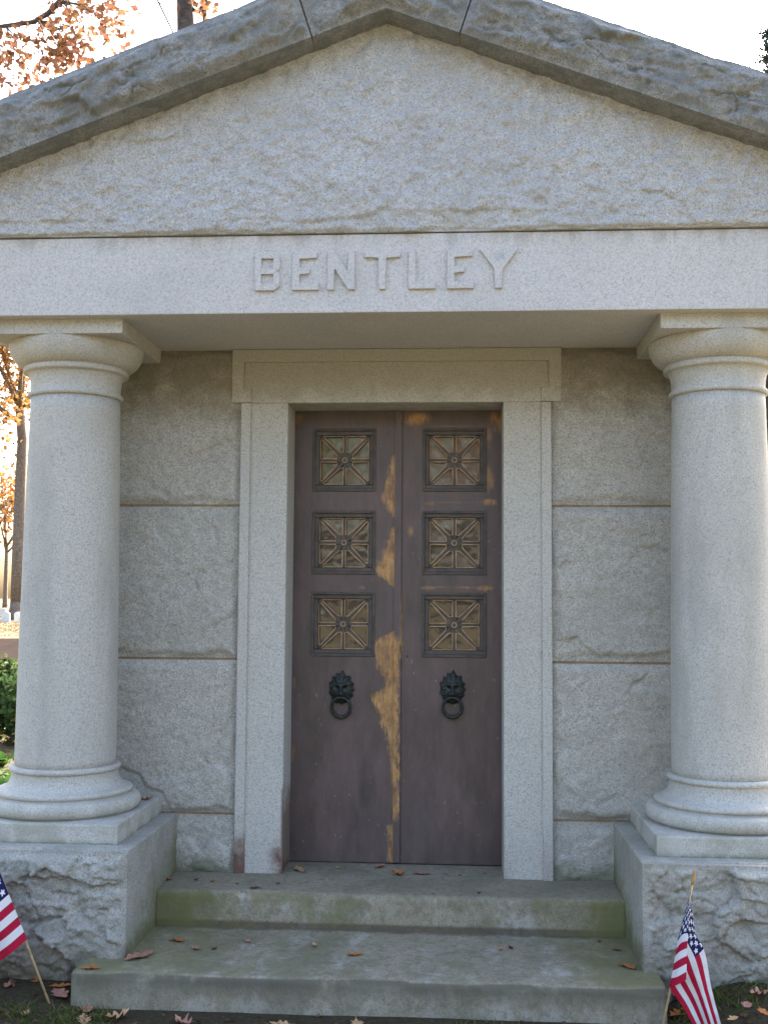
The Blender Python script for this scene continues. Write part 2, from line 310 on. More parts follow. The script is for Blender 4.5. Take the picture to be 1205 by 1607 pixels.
def ground_mat():
    k = NT('lawn and soil'); x, y, z = k.sep(k.pos())
    n = k.noise(.5, 5, .6); n2 = k.noise(7, 5, .7); n3 = k.noise(45, 3, .7)
    grass = k.ramp(n2, [(.3, (.055, .070, .032)), (.5, (.095, .102, .052)), (.7, (.155, .135, .078))])
    litter = k.ramp(n3, [(.35, (.10, .070, .048)), (.6, (.20, .145, .100))])
    col = k.mix(k.ss(k.ma('ADD', k.ma('MULTIPLY', n, .5), k.ma('MULTIPLY', n3, .5)), .46, .58), grass, litter)
    dirt = k.ramp(n3, [(.3, (.028, .022, .015)), (.55, (.050, .040, .026)), (.66, (.045, .050, .022)), (.8, (.085, .075, .05))])
    d = k.ma('ADD', k.ma('ABSOLUTE', x), k.ma('MULTIPLY_ADD', n2, 1.2, -.6)); dy = k.ma('ABSOLUTE', k.ma('SUBTRACT', y, 1.0)); dy = k.ma('ADD', dy, k.ma('MULTIPLY_ADD', n2, .8, -.4))
    near = k.ma('MULTIPLY', k.ss(d, 2.6, 1.9), k.ss(dy, 3.6, 2.6)); col = k.mix(near, col, dirt)
    return k.pbsdf(col, .95, 0, k.bump(n3, .6, .02), .1)
M['ground'] = ground_mat()
M['road'] = simple('old asphalt lane', (.040, .031, .028), 1.0, 0, .25, 3, .3, 0.0)  # shade of the trees over the lane is put into this dark colour
LEAFC = [simple('fallen leaf pinkish', (.34, .165, .12), .7, 0, .3, 50, .2), simple('fallen leaf orange', (.36, .13, .04), .7, 0, .3, 50, .2),
         simple('fallen leaf tan', (.40, .24, .13), .7, 0, .3, 50, .2), simple('fallen leaf dark red', (.11, .035, .03), .7, 0, .3, 50, .2)]

def flag_mat():
    k = NT('printed flag cloth'); u, v, _ = k.sep(k.uv())
    st = k.ma('FLOOR', k.ma('MULTIPLY', v, 13)); odd = k.ma('MODULO', st, 2)          # stripe 0 at the top is red
    col = k.mix(odd, (.44, .018, .05), (.74, .72, .72))
    canton = k.ma('MULTIPLY', k.ma('LESS_THAN', u, .40), k.ma('LESS_THAN', v, 7/13))
    px = k.ma('MULTIPLY', u, 12/.40); py = k.ma('MULTIPLY', v, 10/(7/13))
    ix, iy = k.ma('ROUND', px), k.ma('ROUND', py); fx, fy = k.ma('SUBTRACT', px, ix), k.ma('SUBTRACT', py, iy)
    r = k.ma('SQRT', k.ma('ADD', k.ma('MULTIPLY', fx, fx), k.ma('MULTIPLY', fy, fy)))
    th = k.ma('ARCTAN2', fx, k.ma('MULTIPLY', fy, -1)); lobe = k.ma('COSINE', k.ma('MULTIPLY', th, 5))
    star = k.ma('LESS_THAN', r, k.ma('MULTIPLY_ADD', lobe, .17, .46))
    ev = k.ma('LESS_THAN', k.ma('MODULO', k.ma('ADD', ix, iy), 2), .5)
    inn = k.ma('MULTIPLY', k.ma('MULTIPLY', k.ma('GREATER_THAN', ix, .5), k.ma('LESS_THAN', ix, 11.5)), k.ma('MULTIPLY', k.ma('GREATER_THAN', iy, .5), k.ma('LESS_THAN', iy, 9.5)))
    cc = k.mix(k.ma('MULTIPLY', k.ma('MULTIPLY', star, ev), inn), (.022, .024, .085), (.74, .73, .75))
    col = k.mix(canton, col, cc)
    d = k.n('ShaderNodeBsdfDiffuse'); k.set(d.inputs[0], col); t = k.n('ShaderNodeBsdfTranslucent'); k.set(t.inputs[0], col)
    mx = k.n('ShaderNodeMixShader'); mx.inputs[0].default_value = .2
    k.t.links.new(d.outputs[0], mx.inputs[1]); k.t.links.new(t.outputs[0], mx.inputs[2]); k.t.links.new(mx.outputs[0], k.out.inputs[0]); return k.m
M['flag'] = flag_mat()

# ------------------------------------------------------------------ object helpers
def link(name, mesh, mats, parent=None):
    o = bpy.data.objects.new(name, mesh); COL.objects.link(o)
    for m in (mats if isinstance(mats, (list, tuple)) else [mats]):
        if m.name not in [q.name for q in mesh.materials if q]: mesh.materials.append(m)
    if parent is not None:
        o.parent = parent; o.matrix_parent_inverse = (Matrix.Translation(parent_origin(parent))).inverted()
    return o
def parent_origin(p):
    v = Vector((0, 0, 0))
    if p.parent is None: v = p.location.copy()
    return v            # parts themselves sit at the world origin, only roots are moved
def tag(o, label=None, cat=None, group=None, kind=None):
    if label: o['label'] = label
    if cat: o['category'] = cat
    if group: o['group'] = group
    if kind: o['kind'] = kind
    return o
def root(name, loc, label, cat, group=None):
    o = bpy.data.objects.new(name, None); COL.objects.link(o); o.location = loc; o.empty_display_size = .2
    return tag(o, label, cat, group)
def mesh_np(name, verts, faces, smooth=True):
    m = bpy.data.meshes.new(name); m.from_pydata([tuple(v) for v in verts], [], faces); m.update()
    if smooth: m.polygons.foreach_set('use_smooth', np.ones(len(m.polygons), bool))
    return m
def grid_faces(nv, nu, off=0):
    i = np.arange((nv-1)*(nu-1)); r, c = i//(nu-1), i % (nu-1); a = r*nu+c+off
    return np.stack([a, a+1, a+nu+1, a+nu], 1)
def rock_block(name, P, disp, ndir, back, mat, parent):
    """P [nv,nu,3] base front, displaced along ndir; skirts and back pushed by vector back"""
    nv, nu = disp.shape; F = P + disp[..., None]*np.array(ndir)
    v = F.reshape(-1, 3); faces = grid_faces(nv, nu).tolist()
    ring = [(0, j) for j in range(nu)] + [(i, nu-1) for i in range(1, nv)] + [(nv-1, j) for j in range(nu-2, -1, -1)] + [(i, 0) for i in range(nv-2, 0, -1)]
    ri = [i*nu+j for i, j in ring]; b0 = len(v)
    bv = P.reshape(-1, 3)[ri] + np.array(back); n = len(ri)
    dup = v[ri]; d0 = b0+n
    v = np.concatenate([v, bv, dup])
    for q in range(n):
        q2 = (q+1) % n; faces.append([d0+q2, d0+q, b0+q, b0+q2])
    m = bpy.data.meshes.new(name); m.from_pydata(v.tolist(), [], faces + [list(range(b0, b0+n))])
    sm = np.zeros(len(m.polygons), bool); sm[:(nv-1)*(nu-1)] = True; m.polygons.foreach_set('use_smooth', sm); m.update()
    bm = bmesh.new(); bm.from_mesh(m); bmesh.ops.recalc_face_normals(bm, faces=bm.faces); bm.to_mesh(m); bm.free()
    return link(name, m, mat, parent)
def rect_grid(x0, x1, z0, z1, y, step):
    nu = max(3, int((x1-x0)/step)+1); nv = max(3, int((z1-z0)/step)+1)
    X, Z = np.meshgrid(np.linspace(x0, x1, nu), np.linspace(z0, z1, nv))
    return np.stack([X, np.full_like(X, y), Z], -1), X-x0, Z-z0
def rock_disp(U, V, w, h, seed, bulge=.02, fa=.02, size=.14, margin=.05, fine=.004, ax=1.4, bl=1):
    nz = fbm(U*9, V*9, seed+90, 3)
    e = np.minimum(np.minimum(U, w-U), np.minimum(V, h-V)); pr = sstep(0, margin, e + margin*.5*nz*sstep(0, margin*.4, e))
    f1 = facets(U, V, size, seed, .5, ax); f2 = facets(U+3, V+7, size*.42, seed+50, .5, ax)
    d = pr*(bulge + fa*f1 + fa*.38*f2 + fa*.55*conch(U, V, size*.75, seed+33, .4, ax) + fa*.28*conch(U+9, V, size*.3, seed+34, .5, 1.2) + fa*.30*fbm(U/size*.6, V/size*.6, seed+70, 4)) + fine*fbm(U*70, V*70, seed+99, 3)*sstep(0, .012, e)
    d = blur(d, bl) - pr*fa*(.28*cracks(U, V, size*.7, seed+60, .008, ax*1.3) + .18*cracks(U, V, size*.35, seed+61, .006, ax))
    return d
class BM:
    def __init__(s): s.b = bmesh.new()
    def box(s, x0, x1, y0, y1, z0, z1, bev=.004, seg=2, mat=0):
        r = bmesh.ops.create_cube(s.b, size=1); vs = r['verts']
        for v in vs: v.co = Vector(((x0+x1)/2+v.co.x*(x1-x0), (y0+y1)/2+v.co.y*(y1-y0), (z0+z1)/2+v.co.z*(z1-z0)))
        fs = {f for v in vs for f in v.link_faces}
        for f in fs: f.material_index = mat
        if bev: bmesh.ops.bevel(s.b, geom=list({e for v in vs for e in v.link_edges}), offset=bev, segments=seg, affect='EDGES', profile=.6)
        return s
    def prism(s, poly, y0, y1, mat=0, bev=0):      # polygon in x,z extruded along y
        f = [s.b.verts.new((x, y0, z)) for x, z in poly]; g = [s.b.verts.new((x, y1, z)) for x, z in poly]; n = len(poly)
        fr = [s.b.faces.new(f), s.b.faces.new(g[::-1])]
        for i in range(n): fr.append(s.b.faces.new([f[i], g[i], g[(i+1) % n], f[(i+1) % n]]))
        for q in fr: q.material_index = mat
        if bev: bmesh.ops.bevel(s.b, geom=list(fr[0].edges), offset=bev, segments=2, affect='EDGES', profile=.6)
        return s
    def lathe(s, prof, cx, cy, seg=96):
        rings = []
        for r, z in prof: rings.append([s.b.verts.new((cx+r*math.cos(2*math.pi*i/seg), cy+r*math.sin(2*math.pi*i/seg), z)) for i in range(seg)])
        for a, b in zip(rings, rings[1:]):
            for i in range(seg): f = s.b.faces.new([a[i], a[(i+1) % seg], b[(i+1) % seg], b[i]]); f.smooth = True
        s.b.faces.new(rings[0][::-1]); s.b.faces.new(rings[-1]); return s
    def tube(s, pts, rad, seg=6, mat=0, closed=False):
        n = len(pts); rings = []
        for i, p in enumerate(pts):
            p = Vector(p); a = Vector(pts[i-1]) if (i > 0 or closed) else p; b = Vector(pts[(i+1) % n]) if (i < n-1 or closed) else p
            t = (b-a).normalized(); u = t.orthogonal().normalized() if abs(t.y) > .9 else t.cross(Vector((0, 1, 0))).normalized(); w = t.cross(u)
            r = rad[i] if isinstance(rad, (list, tuple)) else rad
            rings.append([s.b.verts.new(p + r*(math.cos(2*math.pi*k/seg)*u + math.sin(2*math.pi*k/seg)*w)) for k in range(seg)])
        m = n if closed else n-1
        for i in range(m):
            a, b = rings[i], rings[(i+1) % n]
            for k in range(seg): f = s.b.faces.new([a[k], a[(k+1) % seg], b[(k+1) % seg], b[k]]); f.smooth = True; f.material_index = mat
        if not closed:
            for q in (rings[0][::-1], rings[-1]): f = s.b.faces.new(q); f.material_index = mat
        return s
    def done(s, name, mats, parent=None, rec=True):
        if rec: bmesh.ops.recalc_face_normals(s.b, faces=s.b.faces)
        m = bpy.data.meshes.new(name); s.b.to_mesh(m); s.b.free(); return link(name, m, mats, parent)
def weather(o, amp=.0015, cuts=None):          # slight unevenness so dressed edges are not dead straight
    m = o.data; n = len(m.vertices); c = np.empty(n*3); m.vertices.foreach_get('co', c); c = c.reshape(-1, 3)
    c[:, 1] += amp*fbm(c[:, 0]*6, c[:, 2]*6, 3, 3); c[:, 2] += amp*fbm(c[:, 0]*5, c[:, 1]*5+9, 4, 3)
    m.vertices.foreach_set('co', c.ravel()); m.update()

# ------------------------------------------------------------------ ground
def ground_h(x, y):
    h = -.265 + .012*fbm(x*1.7, y*1.7, 11, 3) + .05*fbm(x*.12, y*.12, 12, 3)*sstep(6, 20, np.hypot(x, y))
    h = h + .105*sstep(.95, 1.35, x)*sstep(-1.25, -.72, y)*(1-sstep(2.2, 4.5, x))*(1-sstep(1.5, 4, y))
    h = h + .03*sstep(-1.0, -1.2, x)*sstep(-1.05, -.74, y)*(1-sstep(2.2, 4.5, -x))*(1-sstep(1.5, 4, y))
    return h
ax = np.concatenate([-np.geomspace(400, 3.2, 40), np.linspace(-3.1, 3.1, 150), np.geomspace(3.2, 400, 40)])
ay = np.concatenate([-np.geomspace(400, 3.4, 36), np.linspace(-3.3, .4, 90), np.geomspace(.5, 400, 60)])
GX, GY = np.meshgrid(ax, ay); GZ = ground_h(GX, GY)
tag(link('ground', mesh_np('ground', np.stack([GX, GY, GZ], -1).reshape(-1, 3), grid_faces(len(ay), len(ax)).tolist()), M['ground']), kind='structure')
def gz(x, y): return float(ground_h(np.array([float(x)]), np.array([float(y)]))[0])
# gravel lane behind on the open side
rx = np.linspace(-60, 40, 60); rows = []
for q in (0, .33, .66, 1):
    yy = 20.5+12*q + .04*rx + 1.2*np.sin(rx*.06); rows.append(np.stack([rx, yy, ground_h(rx, yy)+.05], -1))
tag(link('lane', mesh_np('lane', np.concatenate(rows), grid_faces(4, 60).tolist()), M['road']), kind='structure')

# ------------------------------------------------------------------ mausoleum
G0 = -.27
MA = root('mausoleum', (0, 0, G0), 'grey granite mausoleum with pediment, two columns and bronze double doors', 'mausoleum')
HW = 1.56; DEEP = 3.3
SL = .374; APEX = 3.512
# --- body walls (mortar core) with blocks
def wall_core(name, boxes): 
    b = BM()
    for q in boxes: b.box(*q, bev=0)
    return b.done(name, M['mortar'], MA)
front = wall_core('wall', [(-HW+.02, -.66, .030, .34, -.45, 2.3465), (.66, HW-.02, .030, .34, -.45, 2.3465)])
Z3, Z2, Z1 = .253, .938, 1.631
seed = 160
for s in (-1, 1):
    for i, (za, zb_) in enumerate(((0, Z3), (Z3, Z2), (Z2, Z1), (Z1, 2.352))):
        seed += 7; xa, xb = (-HW, -.703) if s < 0 else (.703, HW)
        P, U, V = rect_grid(xa, xb, za+(.0055 if i else -.02), zb_-.0055, .026, .006)
        w, h = xb-xa, zb_-za-.008
        d = rock_disp(U, V, w, h, seed, .022 if i else .016, .012, .24 if i else .16, .045, .0035, 1.5, 1)
        rock_block('wall_block', P, d, (0, -1, 0), (0, .1, 0), M['wallrock'], front)
for s in (-1, 1):
    sw = wall_core('side_wall', [(min(s*(HW-.06), s*(HW-.3)), max(s*(HW-.06), s*(HW-.3)), .12, DEEP, -.45, 2.343)])
    for i, (za, zb_) in enumerate(((-.44, Z3), (Z3, Z2), (Z2, Z1), (Z1, 2.343))):
        for j in range(2):
            seed += 7; ya, yb = .135+j*1.6, .135+(j+1)*1.6-.008
            P, U, V = rect_grid(ya, yb, za+.004, zb_-.004, 0, .03)
            Q = np.stack([np.full_like(P[..., 0], s*(HW-.005)), P[..., 0], P[..., 2]], -1)
            rock_block('wall_block', Q, rock_disp(U, V, yb-ya, zb_-za, seed, .025, .02, .3, .06), (s, 0, 0), (-s*.1, 0, 0), M['wallrock'], sw)
BM().box(-HW+.31, HW-.31, DEEP-.25, DEEP-.01, -.45, 2.343, bev=.01).done('back_wall', M['wallrock'], MA)
BM().box(-HW+.31, HW-.31, .32, DEEP-.26, -.4, -.01, bev=0).done('floor_slab', M['dark'], MA)
# --- entablature slab: its underside is the porch soffit
AR = BM().box(-1.78, 1.78, -.640, DEEP+.02, 2.346, 2.664, bev=.005).done('architrave', M['dressed'], MA)
# --- raised letters
def letters():
    z0, z1 = 2.436, 2.591; t = .0255; y0, y1 = -.653, -.630
    def poly(o, pts, h=None):
        b = BM()
        for p in (pts if isinstance(pts[0][0], (list, tuple)) else [pts]): b.prism([(o+x, z0+z) for x, z in p], y0, y1, bev=.003)
        return b
    H = z1-z0
    def put(b): b.done('raised_letter', M['dressed'], AR)
    Ep = [(0, 0), (.105, 0), (.105, t*1.15), (t, t), (t, H*.5-t*.45), (.068, H*.5-t*.45), (.068, H*.5+t*.45), (t, H*.5+t*.45), (t, H-t), (.098, H-t), (.098, H), (0, H)]
    def scale(p, sx): return [(x*sx, z) for x, z in p]
    # B built as one outline ring with two counters cut (three bars, one stem, two chamfered bowls)
    B = [(0, 0), (.078, 0), (.100, .018), (.100, H*.5-.012), (.088, H*.5), (.100, H*.5+.012), (.100, H-.018), (.078, H), (0, H)]
    b = BM(); bm = b.b
    def strip(p):  b.prism([(-.526+x, z0+z) for x, z in p], y0, y1, bev=.002)
    strip([(0, 0), (t, 0), (t, H), (0, H)])
    strip([(t, 0), (.078, 0), (.100, .018), (.100-t, t), (t, t)])
    strip([(.100-t, t), (.100, .018), (.100, H*.5-.012), (.090, H*.5), (.100-t, H*.5-t*.45)])
    strip([(t, H*.5-t*.45), (.100-t, H*.5-t*.45), (.090, H*.5), (.100-t, H*.5+t*.45), (t, H*.5+t*.45)])
    strip([(.100-t, H*.5+t*.45), (.090, H*.5), (.100, H*.5+.012), (.100, H-.018), (.100-t, H-t)])
    strip([(t, H-t), (.100-t, H-t), (.100, H-.018), (.078, H), (t, H)])
    put(b)
    put(poly(-.375, Ep))
    N = [(0, 0), (t, 0), (t, H*.62), (.082, 0), (.108, 0), (.108, H), (.108-t, H), (.108-t, H*.40), (.028, H), (0, H)]
    put(poly(-.234, N))
    T = [(.058, 0), (.058+t, 0), (.058+t, H-t), (.142, H-t), (.142, H), (0, H), (0, H-t), (.058, H-t)]
    put(poly(-.087, T))
    L = [(0, 0), (.107, 0), (.107, t*1.2), (t, t), (t, H), (0, H)]
    put(poly(.088, L))
    put(poly(.240, Ep))
    Y = [(.062, 0), (.062+t, 0), (.062+t, H*.50), (.150, H), (.121, H), (.0745, H*.66), (.030, H), (0, H), (.062, H*.50)]
    put(poly(.367, Y))
letters()
# --- tympanum
def tympanum():
    nu, nv = 560, 150; hw = 1.80
    xs = np.linspace(-hw, hw, nu); T = np.linspace(0, 1, nv)**1.0
    X = np.tile(xs, (nv, 1)); zt = APEX+.02-SL*np.abs(X); zb = 2.668; Z = zb + T[:, None]*(zt-zb)
    U, V = X+5, Z-zb
    d = .006*fbm(U*3, V*3, 21, 4) + .010*facets(U, V, .42, 22, .6, 1.8) + .0045*facets(U, V, .12, 25, .6, 1.2) + .012*conch(U*.8+V*.6, V*.8-U*.6, .042, 27, .5, 1.8) + .006*facets(U, V, .05, 28, .4, 1.5) + .008*fbm(U*38, V*38, 24, 4)
    lip = .058 + .034*fbm(U*2.6, V*0, 31, 5) + .016*fbm(U*15, V*8, 32, 3)
    on = sstep(-.25, .35, fbm(U*2.2, U*0+.3, 33, 3))
    d = d + .020 - (.001+.016*on)*(1-sstep(-.003, .003, V-lip))
    d = d - .016*(1-sstep(0, .012, V+.006*fbm(U*20, V*9, 35, 2)))
    d = np.maximum(blur(d, 1), -.006)
    P = np.stack([X, np.full_like(X, -.652), Z], -1)
    rock_block('tympanum', P, d, (0, -1, 0), (0, .45, 0), M['tympanum'], MA)
tympanum()
# --- raking cornice stones
TH = .252
def raking(name, xl0, xl1, xu0, xu1, nu, seed, rot=1):
    nv = 46; t = np.linspace(0, 1, nv)[:, None]; a = np.linspace(0, 1, nu)[None, :]
    xl = xl0+(xl1-xl0)*a; xu = xu0+(xu1-xu0)*a; X = xl+(xu-xl)*t
    zl = APEX-SL*np.abs(xl)+.002; zu = APEX+TH-SL*np.abs(xu); Z = zl+(zu-zl)*t
    S = (a*abs(xl1-xl0)) + 0*t; Vt = t*.236 + 0*a; L = abs(xl1-xl0)
    e = np.minimum(np.minimum(S, L-S), Vt)
    # coarse, deeply broken face running in diagonal scallops
    Ux = S*.92+Vt*.6; Vx = Vt*1.1-S*.25
    d = .030*facets(Ux, Vx, .20, seed, .18, 2.2) + .016*facets(Ux+2, Vx, .075, seed+9, .22, 2.2) + .008*facets(Ux, Vx+1, .032, seed+29, .3, 1.8) + .008*conch(Ux, Vx, .05, seed+21, .4, 1.8) + .008*fbm(S*4, Vt*4, seed+3, 4) + .006*fbm(S*60, Vt*60, seed+4, 3)
    pr = sstep(0, .045, np.minimum(np.minimum(S, L-S)*1.6, Vt)+.012*fbm(S*9, Vt*9, seed+6, 3)*sstep(0, .01, e))
    top = 1-sstep(.75, 1.0, t)*.75
    d = blur(pr*(.024+d)*top - .02*sstep(.8, 1, t)*(1+.6*fbm(S*7, Vt*7, seed+8, 3)), 1)
    d = d - pr*top*(.014*cracks(Ux, Vx, .13, seed+60, .008, 2.6) + .007*cracks(Ux, Vx, .06, seed+61, .006, 2.2))
    P = np.stack([X, np.full_like(X, -.795), Z], -1)
    o = rock_block(name, P, d, (0, -1, 0), (0, .62, 0), M['cornice'], MA); return o
raking('raking_stone', -1.98, -.2915, -2.06, -.364, 300, 305)
raking('apex_stone', -.2865, .2865, -.358, .358, 112, 402)
raking('raking_stone', .2915, 1.98, .364, 2.06, 300, 518)
for s in (-1, 1):
    x0, x1 = s*.289, s*.361
    BM().prism([(x0-.006, APEX-SL*.289+.004), (x0+.006, APEX-SL*.289+.004), (x1+.006, APEX+TH-SL*.361-.012), (x1-.006, APEX+TH-SL*.361-.012)], -.770, -.2).done('joint_mortar', M['mortar'], MA)
for s in (-1, 1):                                   # roof slabs running back
    b = BM(); b.prism([(0, APEX+.01), (s*1.98, APEX-SL*1.98+.01), (s*2.05, APEX+TH-.02-SL*2.05), (0, APEX+TH-.02)], -.176, DEEP+.15); b.done('roof_slab', M['roof'], MA)
BM().prism([(-1.70, 2.667), (1.70, 2.667), (0, APEX-.03)], DEEP-.25, DEEP).done('rear_gable', M['wallrock'], MA)
# --- columns on pedestals
CX, CYc = 1.363, -.30
for s in (-1, 1):
    x = s*CX
    col = BM()
    ent = [(.207, .510)] + [(.207-.020*(t**1.6), .510+(2.062-.510)*t) for t in np.linspace(.02, 1, 24)]
    col.lathe(ent, x, CYc)
    co = col.done('column', M['column'], MA)
    # capital: astragal, flared neck, annulet, echinus, square abacus
    neck = [(.183, 2.058), (.196, 2.060), (.200, 2.068), (.198, 2.078), (.190, 2.082), (.188, 2.092), (.189, 2.115), (.193, 2.140), (.201, 2.158), (.204, 2.162), (.218, 2.163), (.221, 2.172), (.219, 2.183), (.214, 2.188)]
    ech = [(.214+.068*math.sin(t*math.pi/2)**.9, 2.188+.098*(1-math.cos(t*math.pi/2))*.75+.0245*t) for t in np.linspace(.05, 1, 14)]
    ech += [(.280, 2.2868)]
    BM().lathe(neck+ech, x, CYc).done('capital', M['column'], co)
    BM().box(x-.283, x+.283, CYc-.283, CYc+.318, 2.2855, 2.3475, bev=.004).done('abacus', M['column'], co)
    base = [(.292, .327)] + [(.286+.028*math.cos(a), .3605+.031*math.sin(a)) for a in np.linspace(-1.35, 1.35, 13)] + [(.279, .3925), (.268, .394), (.268, .399)]
    base += [(.268+.011*math.cos(a), .410+.011*math.sin(a)) for a in np.linspace(-1.4, 1.4, 7)] + [(.262, .4225)]
    base += [(.262-.046*math.sin(t*math.pi/2)**.8, .4225+.066*(1-math.cos(t*math.pi/2))*.75+.066*.25*t) for t in np.linspace(.08, 1, 10)]
    base += [(.216, .491), (.225, .493), (.229, .501), (.226, .510), (.217, .513), (.205, .515)]
    BM().lathe(base, x, CYc).done('base_moulding', M['column'], co)
    BM().box(x-.330, x+.330, CYc-.330, CYc+.345, .250, .328, bev=.007).done('plinth', M['column'], co)
    # pedestal: smooth drafted sides, quarry-faced front
    ped = BM().box(x-.402, x+.402, -.700, .05, -.46, .2515, bev=.006).done('pedestal', M['pedestal'], MA)
    P, U, V = rect_grid(x-.400, x+.400, -.45, .247, -.698, .006)
    q = 700+s*13; pe = sstep(.004, .035, np.minimum(np.minimum(U, .80-U), .697-V))
    d = .030 + pe*(.016 + .030*facets(U, V, .19, q, .2, 1.5) + .017*facets(U+3, V, .085, q+11, .25, 1.4) + .009*facets(U, V+3, .036, q+12, .3, 1.2) + .010*fbm(U*5, V*5, q+3, 4) + .005*fbm(U*60, V*60, q+4, 3) - .010*cracks(U+V*.5, V, .14, q+60, .007, 1.6))
    e = np.minimum(np.minimum(U, .80-U), .697-V); d = .030*sstep(0, .004, e+.004) + (d-.030)*sstep(.006, .030, e)
    d = d - .05*sstep(.27, .12, V)*sstep(0, .5, .6+fbm(U*4, V*4, 44+s, 3))
    rock_block('quarry_face', P, np.maximum(d, .004), (0, -1, 0), (0, .02, 0), M['pedestal'], ped)
# --- door casing
for s in (-1, 1):
    f = lambda a, b: (min(s*a, s*b), max(s*a, s*b))
    b = BM(); b.box(*f(.487, .690), .013, .30, -.03, 2.1, bev=.005, seg=3); b.box(*f(.656, .700), 0, .29, -.03, 2.0985, bev=.004)
    b.done('jamb', M['casing'], MA)
LT = BM(); LT.box(-.743, .743, .013, .30, 2.1, 2.3455, bev=.004)
LT.box(-.7455, .7455, 0, .2, 2.286, 2.3445, bev=.004)
for s in (-1, 1):
    LT.box(min(s*.69, s*.7455), max(s*.69, s*.7455), .001, .2, 2.1005, 2.29, bev=.004)
    LT.box(min(s*.656, s*.70), max(s*.656, s*.70), .002, .2, 2.1010, 2.166, bev=.004)
LT.done('lintel', M['casing'], MA)
# --- steps
def slab(name, poly, z0, z1, amp, seed):
    """thick worn slab: plan polygon extruded, top edge eased"""
    b = BM(); bm = b.b
    f = [bm.verts.new((x, y, z1)) for x, y in poly]; g = [bm.verts.new((x, y, z0)) for x, y in poly]; n = len(poly)
    top = bm.faces.new(f); bm.faces.new(g[::-1])
    for i in range(n): bm.faces.new([f[i], g[i], g[(i+1) % n], f[(i+1) % n]])
    for it in range(6):
        ed = [e for e in bm.edges if e.calc_length() > .045]
        if not ed: break
        bmesh.ops.bisect_edges(bm, edges=ed, cuts=1) if False else bmesh.ops.subdivide_edges(bm, edges=ed, cuts=1, use_grid_fill=True)
    return b
def step_block(name, xa, xb, ya, yb, z0, z1, seed, rr=.012):
    """profile (front riser, eased nosing, tread) swept along x with wear"""
    prof = [(ya, z0), (ya-.002, z0+(z1-z0)*.3), (ya-.001, z0+(z1-z0)*.6), (ya, z1-rr*1.6), (ya+rr*.12, z1-rr*.9), (ya+rr*.4, z1-rr*.4), (ya+rr*.9, z1-rr*.1), (ya+rr*1.6, z1)]
    prof += [(ya+rr*1.6+(yb-ya-rr*1.6)*t, z1) for t in np.linspace(.04, 1, 16)]
    nu = int((xb-xa)/.012); xs = np.linspace(xa, xb, nu)
    V = np.array([[(x, y, z) for x in xs] for y, z in prof]); 
    X, Yv, Zv = V[..., 0], V[..., 1], V[..., 2]
    chip = np.clip(fbm(X*4.5, X*0+seed, seed, 4)-.18, 0, 1)*.035
    nose = np.exp(-((Yv-ya)/.02)**2-((Zv-z1)/.03)**2)
    Zv = Zv + .0025*fbm(X*3, Yv*3, seed+1, 4) - chip*nose*.8 + np.where(Zv < z1-.03, .0, 0)
    Yv = Yv + .0035*fbm(X*5, Zv*9, seed+2, 4)*(Yv < ya+.03) + chip*nose
    V = np.stack([X, Yv, Zv], -1); nv = len(prof)
    v = V.reshape(-1, 3).tolist(); faces = grid_faces(nv, nu).tolist(); 
    b0 = len(v); v += [(xa, yb, z0), (xb, yb, z0)]
    faces.append([i*nu for i in range(nv)]+[b0]); faces.append([i*nu+nu-1 for i in range(nv-1, -1, -1)]+[b0+1][:1])
    faces.append([(nv-1)*nu+j for j in range(nu)]+[b0+1, b0]); faces.append([j for j in range(nu-1, -1, -1)]+[b0, b0+1])
    m = bpy.data.meshes.new(name); m.from_pydata(v, [], faces)
    sm = np.zeros(len(m.polygons), bool); sm[:(nv-1)*(nu-1)] = True; m.polygons.foreach_set('use_smooth', sm)
    bm = bmesh.new(); bm.from_mesh(m); bmesh.ops.recalc_face_normals(bm, faces=bm.faces); bm.to_mesh(m); bm.free()
    return link(name, m, M['step'], MA)
step_block('threshold_step', -.9655, .9655, -.303, .33, -.30, 0, 61, .016)
step_block('bottom_step', -1.107, 1.015, -.905, -.25, -.42, -.143, 71, .014)

